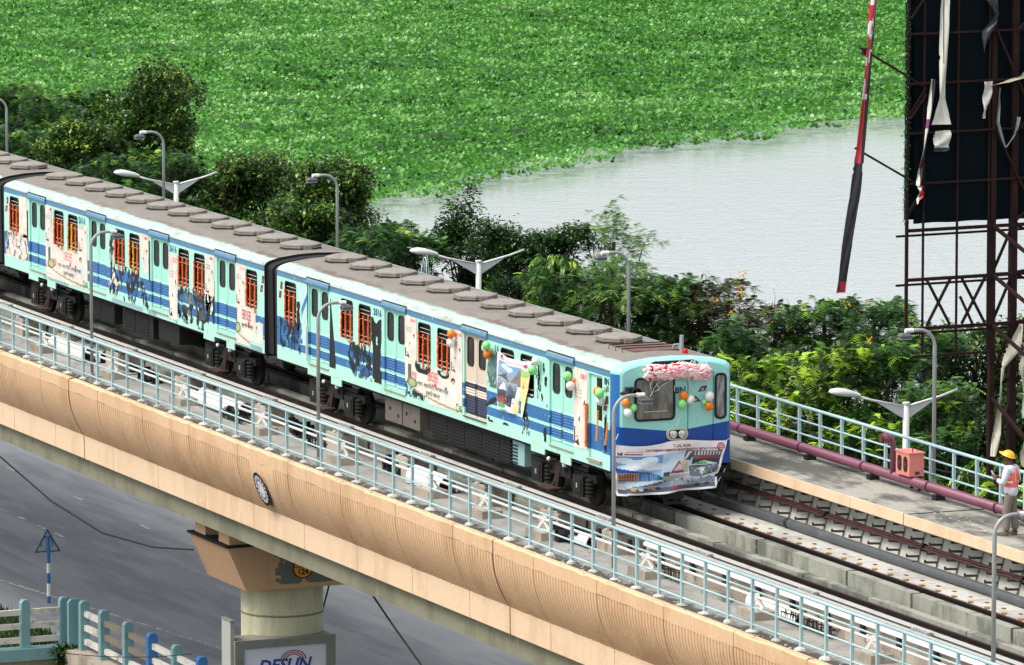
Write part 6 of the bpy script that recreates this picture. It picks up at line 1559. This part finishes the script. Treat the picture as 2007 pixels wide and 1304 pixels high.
for s in (-1, 1):
    mb = MB(); prev = []
    for t in np.linspace(0, 1, 9):
        z = 1.10+.27*t; bk = .152-.03*t**2
        prev.append((P_(-bk-.004, s*(.10-.01*t)-.022, z), P_(-bk-.004, s*(.10-.01*t)+.022, z)))
    for t in np.linspace(0, 1, 9):
        z = 1.37-.27*t; bk = .118+.03*(t)**.5; prev.append((P_(bk-.01, s*(.09+.01*t)-.022, z), P_(bk-.01, s*(.09+.01*t)+.022, z)))
    mb.add([q for pr_ in prev for q in pr_], [(2*i, 2*i+1, 2*i+3, 2*i+2) for i in range(len(prev)-1)]); mb.build('reflective_band', tape, vo)
hair = paint('black_hair', '0d0b0b', .6, .1)
hc_ = P_(.062, 0, 1.575)
def head_shell(name, r, z0, m_, par, brim=0.0, up=1.0, seg=20):
    mb = MB(); vs = []; rings_ = 7; tilt = Matrix.Rotation(R(-20), 3, lf)
    for i in range(rings_+1):
        ph = (z0+(math.pi/2-z0)*i/rings_)
        for k in range(seg):
            t = 2*math.pi*k/seg; b = 1+(brim*max(0, math.cos(t))**2+.10*(brim > 0) if i == 0 else 0)
            v = fw_*(r*1.12*math.cos(ph)*math.cos(t)*b)+lf*(r*.95*math.cos(ph)*math.sin(t)*b)+Vector((0, 0, r*up*math.sin(ph))); vs.append(hc_+tilt @ v)
    mb.add(vs, [(i*seg+k, i*seg+(k+1) % seg, (i+1)*seg+(k+1) % seg, (i+1)*seg+k) for i in range(rings_) for k in range(seg)]+[tuple(rings_*seg+k for k in range(seg))]); return mb.build(name, m_, par, smooth=True)
head_shell('hair', .100, -.55, hair, per)
hel = head_shell('helmet', .125, .12, paint('yellow_helmet', 'f7b51c', .3, .05), per, .42, 1.0)
ph = MB().prism(rrect(-.035, .035, -.07, .07, .01), lambda a, b, dd: P_(.39+b*.5, a, 1.20+b*.8)+Vector((0, 0, dd)), .01)
o = ph.build('phone', paint('pale_phone', 'c9ccd0', .3), None, P_(.38, 0, 1.2)); tag(o, 'pale mobile phone held up in both hands of the worker', 'phone')
fc = MB(); e1 = P_(.155, 0, 1.545)
fc.ball(P_(.158, 0, 1.53), .017, 8, 6, 1.4)
fc.build('nose', skn, per)
fc = MB()
for s in (-1, 1): fc.ball(P_(.06, .088*s, 1.545), .022, 8, 6, 1.4)
fc.build('ear', skn, per)
fc = MB()
for s in (-1, 1): fc.ball(P_(.145, .032*s, 1.56), .011, 8, 6)
fc.build('eye', mt['white'], per)
MB().beam(P_(.148, -.025, 1.495), P_(.148, .025, 1.495), .012, .01).build('mouth', paint('dark_lips', '4a2420', .5), per)
for s in (-1, 1):
    sh = MB(); c = P_(.06+.04*s, .12*s, .03)
    vs = []
    for zz, k in ((0, 1.0), (.05, .95), (.085, .6)):
        for i in range(12):
            t = 2*math.pi*i/12; vs.append(c+fw_*(.14*k*math.cos(t)+(.02 if zz < .06 else -.05))+lf*(.052*k*math.sin(t))+Vector((0, 0, zz-.028)))
    sh.add(vs, [(i*12+j, i*12+(j+1) % 12, (i+1)*12+(j+1) % 12, (i+1)*12+j) for i in range(2) for j in range(12)]+[tuple(range(11, -1, -1)), tuple(range(24, 36))]); sh.build('shoe', mt['galv'] if False else paint('grey_shoe', '55524c', .7), per)

# ================================================================ TREES
LM = {
 'broad': leaf_mat('broad_leaf', '182e0e', '34581c', '7a9c44', .36, .22, 'a8bd4a'),
 'olive': leaf_mat('olive_leaf', '1c3010', '3c5e20', '7c9a48', .38, .22, '98a850'),
 'feather': leaf_mat('feather_leaf', '112b0d', '274f1a', '588c36', .45, .28, '9cc83a'),
 'pale': leaf_mat('pale_feather_leaf', '2a4a1c', '55803a', '8fb866', .45, .3, 'b4d678'),
 'dark': leaf_mat('glossy_dark_leaf', '10240c', '22461a', '558038', .32, .2, '6a9638'),
 'mango': leaf_mat('mango_leaf', '16300e', '3c6a1c', '86b03a', .36, .25, 'b2d048'),
 'tips': leaf_mat('bright_tip_leaf', '0d1e08', '204210', '5f9424', .42, .28, 'bde038'),
 'brown': leaf_mat('brown_pod_foliage', '1f1c12', '46382a', '3f5c26', .6, .15, '6a8a34'),
}
bark = paint('brown_bark', '4a3f33', .85, .3, 6, '2c261f', .6, 3)
petal = paint('yellow_blossom', 'f2b81c', .6, .15, 30)
def crown_pts(n, lobes, rs, shell=.55):
    """points in a union of lobes [(dx, dy, dz, r, rz)], denser near the surface, thinner underneath"""
    w_ = np.array([l[3]**2 for l in lobes]); idx = rs.choice(len(lobes), n, p=w_/w_.sum()); Lb = np.array(lobes)[idx]
    u = rs.normal(size=(n, 3)); u /= np.linalg.norm(u, axis=1)[:, None]; u[:, 2] = np.where(u[:, 2] < -.45, -u[:, 2], u[:, 2])
    rr_ = (shell+(1-shell)*rs.random(n)**.5)*(1+.10*rs.normal(size=n))
    return Lb[:, :3]+u*rr_[:, None]*np.stack([Lb[:, 3], Lb[:, 3], Lb[:, 4]], 1), u
def tree(kind, x, y, zc, rx, rz, label, seed, flowers=0, dens=1.0, spire=False, bare=0):
    """crown centre (x, y, zc), half width rx, half height rz; trunk to the ground"""
    rs = np.random.default_rng(seed); t = empty('tree', (x, y, GZ), label, 'tree', 'trees on the bank beyond the viaduct')
    nl = 9; lobes = [(0, 0, 0, rx*.62, rz*.72)]
    for k in range(nl):
        a = rs.random()*6.28; q = rx*(.35+.35*rs.random()); r = rx*(.28+.22*rs.random()); lobes.append((q*math.cos(a), q*math.sin(a), rz*(rs.random()*1.3-.72), r, r*min(1.1, rz/rx)))
    for k in range(6):
        a = rs.random()*6.28; q = rx*(.2+.5*rs.random()); r = rx*(.36+.2*rs.random()); lobes.append((q*math.cos(a), q*math.sin(a), -rz*(.75+.95*rs.random()), r, r*min(1.1, rz/rx)))
    if spire: lobes += [(0, 0, rz*(.8+.16*k), rx*(.20-.035*k), rz*.16) for k in range(4)]
    area = (rx*rz+rx*rx*.6)*1.45
    if kind in ('feather', 'pale', 'tips', 'brown'):
        nc = int(170*area**.85*dens); C, u = crown_pts(nc, lobes, rs, .62); nf = 5
        base = np.repeat(C, nf, 0); az = np.arctan2(np.repeat(u[:, 1], nf), np.repeat(u[:, 0], nf))+rs.normal(0, 1.3, nc*nf); el = rs.normal(.15, .5, nc*nf)
        fl_ = (.23 if kind != 'pale' else .19)*(.6+.8*rs.random(nc*nf)); m = 5; Vs, tn = [], []
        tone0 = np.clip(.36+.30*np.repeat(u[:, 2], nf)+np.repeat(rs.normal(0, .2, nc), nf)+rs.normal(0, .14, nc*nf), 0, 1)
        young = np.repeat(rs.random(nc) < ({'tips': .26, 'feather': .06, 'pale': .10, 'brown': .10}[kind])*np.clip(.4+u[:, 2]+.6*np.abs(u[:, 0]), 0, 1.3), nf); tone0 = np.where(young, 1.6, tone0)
        d = np.stack([np.cos(az)*np.cos(el), np.sin(az)*np.cos(el), np.sin(el)], 1); s = np.stack([-np.sin(az), np.cos(az), 0*az], 1)
        for k in range(m):
            q = (k+1)/m; p0 = base+d*(fl_*q)[:, None]; p0[:, 2] -= .35*fl_*q**2
            ll = fl_*.36*(1.05-.65*abs(q-.45)); wd = fl_*.055*(2.3 if kind != 'pale' else 1.8)
            for sg_ in (-1, 1):
                tipv = p0+s*(sg_*ll)[:, None]+d*(ll*.35)[:, None]; tipv[:, 2] -= ll*.3
                Vs.append(np.stack([p0-d*wd[:, None]*.5, p0+d*wd[:, None]*.5, tipv+d*wd[:, None]*.25, tipv-d*wd[:, None]*.25], 1)); tn.append(tone0)
        V = np.concatenate(Vs).reshape(-1, 3); F = np.arange(len(V)).reshape(-1, 4); tone = np.repeat(np.concatenate(tn), 4)
    else:
        nc = int({'mango': 130, 'dark': 210, 'broad': 210, 'olive': 190}[kind]*area**.85*dens); C, u = crown_pts(nc, lobes, rs, .60); nf = 11
        n = nc*nf; base = np.repeat(C, nf, 0)+rs.normal(0, .10*(1 if kind != 'mango' else .5), (n, 3)); az = rs.random(n)*6.28
        el = {'mango': rs.normal(-.75, .3, n), 'dark': rs.normal(.15, .5, n), 'broad': rs.normal(-.15, .5, n), 'olive': rs.normal(-.1, .5, n)}[kind]
        ln = {'mango': .26, 'dark': .145, 'broad': .15, 'olive': .14}[kind]*(.7+.6*rs.random(n)); wd = ln*{'mango': .24, 'dark': .5, 'broad': .66, 'olive': .6}[kind]
        V, F = leaves(base, az, el, ln, wd, .2, .15)
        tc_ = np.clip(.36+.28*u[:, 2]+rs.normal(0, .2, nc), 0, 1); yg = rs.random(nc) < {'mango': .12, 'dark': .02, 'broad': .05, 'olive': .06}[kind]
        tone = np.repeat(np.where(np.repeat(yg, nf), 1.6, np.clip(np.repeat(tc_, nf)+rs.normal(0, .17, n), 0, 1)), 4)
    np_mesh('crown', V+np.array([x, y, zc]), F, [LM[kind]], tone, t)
    tm_ = MB(); lean = rs.normal(0, .35, 2); top = Vector((x, y, zc+rz*.2)); base_ = Vector((x+lean[0], y+lean[1], GZ-.1))
    tm_.tube([base_, base_.lerp(top, .4)+Vector((rs.normal(0, .12), rs.normal(0, .12), 0)), base_.lerp(top, .75), top], [.17, .13, .10, .05], 8)
    for l in lobes[1:15]:
        p = base_.lerp(top, .55+.3*rs.random()); e = Vector((x+l[0], y+l[1], zc+l[2])); mid = p.lerp(e, .5)+Vector((0, 0, -.1))
        tm_.tube([p, mid, e], [.06, .04, .012], 6)
    for k in range(bare):
        e = Vector((x+rs.normal(0, rx*.5), y+rs.normal(0, rx*.4), zc+rz*(.55+.45*rs.random()))); p = e+Vector((rs.normal(0, .15), rs.normal(0, .15), -.5)); tm_.tube([p, p.lerp(e, .6)+Vector((.03, .04, 0)), e], [.009, .006, .003], 4)
    tm_.build('trunk', bark, t)
    if flowers:
        mb = MB(); C, u = crown_pts(flowers, [(l[0], l[1], l[2]+.1, l[3]*1.02, l[4]*1.05) for l in lobes], rs, .95)
        for c in C:
            if c[2] < -.1*rz: continue
            for k in range(9): mb.ball((x+c[0]+rs.normal(0, .06), y+c[1]+rs.normal(0, .06), zc+c[2]+.02+k*.022), .024, 5, 3)
        mb.build('blossom', petal, t)
    return t
TREES = [
('broad', -87.3, 20.0, -0.23, 2.27, 2.57, 'tallest dark tree, round crowned, behind the second carriage roof', 0, 1.25),
('feather', -114.3, 24.0, -2.26, 1.95, 1.46, 'mid green tree in the left corner beside the hyacinth'),
('feather', -103.3, 22.0, -1.81, 1.74, 1.28, 'feathery tree between the left edge and the tall dark tree'),
('feather', -111.1, 26.0, -1.99, 1.23, 1.01, 'small light feathery crown touching the left flank of the tall dark tree'),
('feather', -86.2, 15.0, -0.91, 1.94, 1.07, 'low feathery tree over the third carriage roof at left'),
('broad', -83.2, 16.0, -0.58, 1.81, 1.23, 'low tree with a few yellow leaves left of the tall dark tree'),
('feather', -72.5, 13.5, -0.42, 1.51, 0.85, 'low feathery shrub tree above the first vents of the second carriage'),
('feather', -69.1, 14.0, -0.19, 1.59, 0.84, 'low feathery tree under the tall dark tree behind the street light'),
('olive', -68.2, 15.5, -0.57, 1.27, 1.23, 'olive bushy tree right of the hooked lamp under the tall dark tree'),
('olive', -68.0, 17.0, -0.54, 1.87, 1.47, 'wide olive tree at the edge of the hyacinth beside dry sticks', 0, 1.0, False, 8),
('broad', -65.4, 18.0, -0.32, 1.68, 1.30, 'dark spreading tree overhanging the open water by the second hooked lamp'),
('broad', -55.9, 13.5, -0.43, 1.69, 0.93, 'low dark tree behind the front vents of the second carriage'),
('feather', -52.4, 14.0, -0.54, 1.67, 0.88, 'low feathery bush at the water edge behind the carriage gap'),
('feather', -48.6, 14.0, -0.44, 1.54, 0.90, 'feathery bush behind the looping pale cables by the white street light'),
('dark', -49.0, 16.0, -0.19, 1.39, 1.23, 'glossy dark tree with an upright pointed top behind the white street light', 0, 1.0, True),
('dark', -43.6, 15.0, 0.06, 1.16, 1.16, 'glossy dark round tree right of the pointed one', 0, 1.25),
('dark', -45.3, 17.0, -0.29, 1.03, 0.89, 'dark domed crown standing against the open lake', 0, 1.4),
('mango', -37.2, 13.5, 0.25, 0.94, 0.71, 'bright mango tree with drooping leaves under the dark dome'),
('pale', -45.5, 19.0, -0.18, 1.53, 1.11, 'pale wispy feathery tree reaching highest over the lake', 0, .8, True),
('feather', -35.2, 13.0, -0.20, 1.61, 1.04, 'fresh green feathery tree behind the middle roof vents'),
('pale', -33.7, 14.0, 0.20, 1.60, 1.25, 'light green feathery tree behind the hooked lamp amid the lead carriage'),
('feather', -33.1, 15.0, -0.12, 1.57, 1.10, 'feathery tree left of the yellow blossoms'),
('brown', -32.7, 16.0, -0.39, 1.51, 1.14, 'tree with brown bare pods and yellow blossom over the lake', 14, .9, False, 26),
('feather', -25.6, 13.5, -0.56, 1.22, 1.15, 'dark feathery tree behind the cab roof'),
('brown', -30.5, 17.0, -0.73, 1.23, 0.96, 'tree with purple brown twigs and yellow flowers right of the cab', 8, .7, False, 22),
('feather', -29.6, 18.0, -0.47, 1.76, 0.91, 'broad feathery crown below the hanging red strip', 9),
('feather', -26.6, 18.0, -0.25, 1.21, 0.78, 'feathery crown left of the billboard frame', 0),
('tips', -22.7, 13.0, -1.02, 1.59, 1.13, 'dark tree with bright yellow green tips right of the cab'),
('tips', -18.9, 13.0, -0.41, 1.55, 1.20, 'tree with bright yellow green sprays above the white lamp head', 5),
('feather', -17.8, 14.0, -0.26, 1.30, 1.22, 'mid green tree behind the double arm of the right street light'),
('feather', -21.6, 17.0, -0.46, 1.43, 1.23, 'tree seen through the lower billboard lattice'),
('olive', -22.8, 19.0, -0.58, 1.36, 1.19, 'olive tree behind the billboard legs'),
('olive', -22.6, 20.0, -0.54, 1.02, 1.12, 'tree at the right edge behind the billboard tower'),
('feather', -14.5, 14.0, -0.96, 1.44, 1.27, 'dark feathery tree behind the right hooked lamp post'),
('dark', -12.6, 14.5, -0.87, 1.34, 1.34, 'glossy dark tree behind the worker'),
('feather', -23.6, 13.0, -2.31, 1.35, 0.95, 'low dark feathery tree behind the railing next to the cab'),
('tips', -20.1, 12.9, -1.90, 1.48, 1.01, 'low tree with bright tips behind the far railing'),
('tips', -16.6, 12.9, -1.69, 1.53, 1.06, 'low bright tipped tree left of the hydrant riser'),
('feather', -13.6, 12.9, -1.77, 1.43, 1.04, 'low tree behind the railing right of the hose cabinet'),
('mango', -10.2, 12.8, -1.84, 1.48, 1.09, 'broad leaved bush low behind the railing beside the worker'),
('tips', -8.4, 12.7, -1.98, 1.23, 0.86, 'bright leaved bush low behind the worker legs'),
]
for i, a in enumerate(TREES): tree(*a[:6], a[6], 100+i, *a[7:])
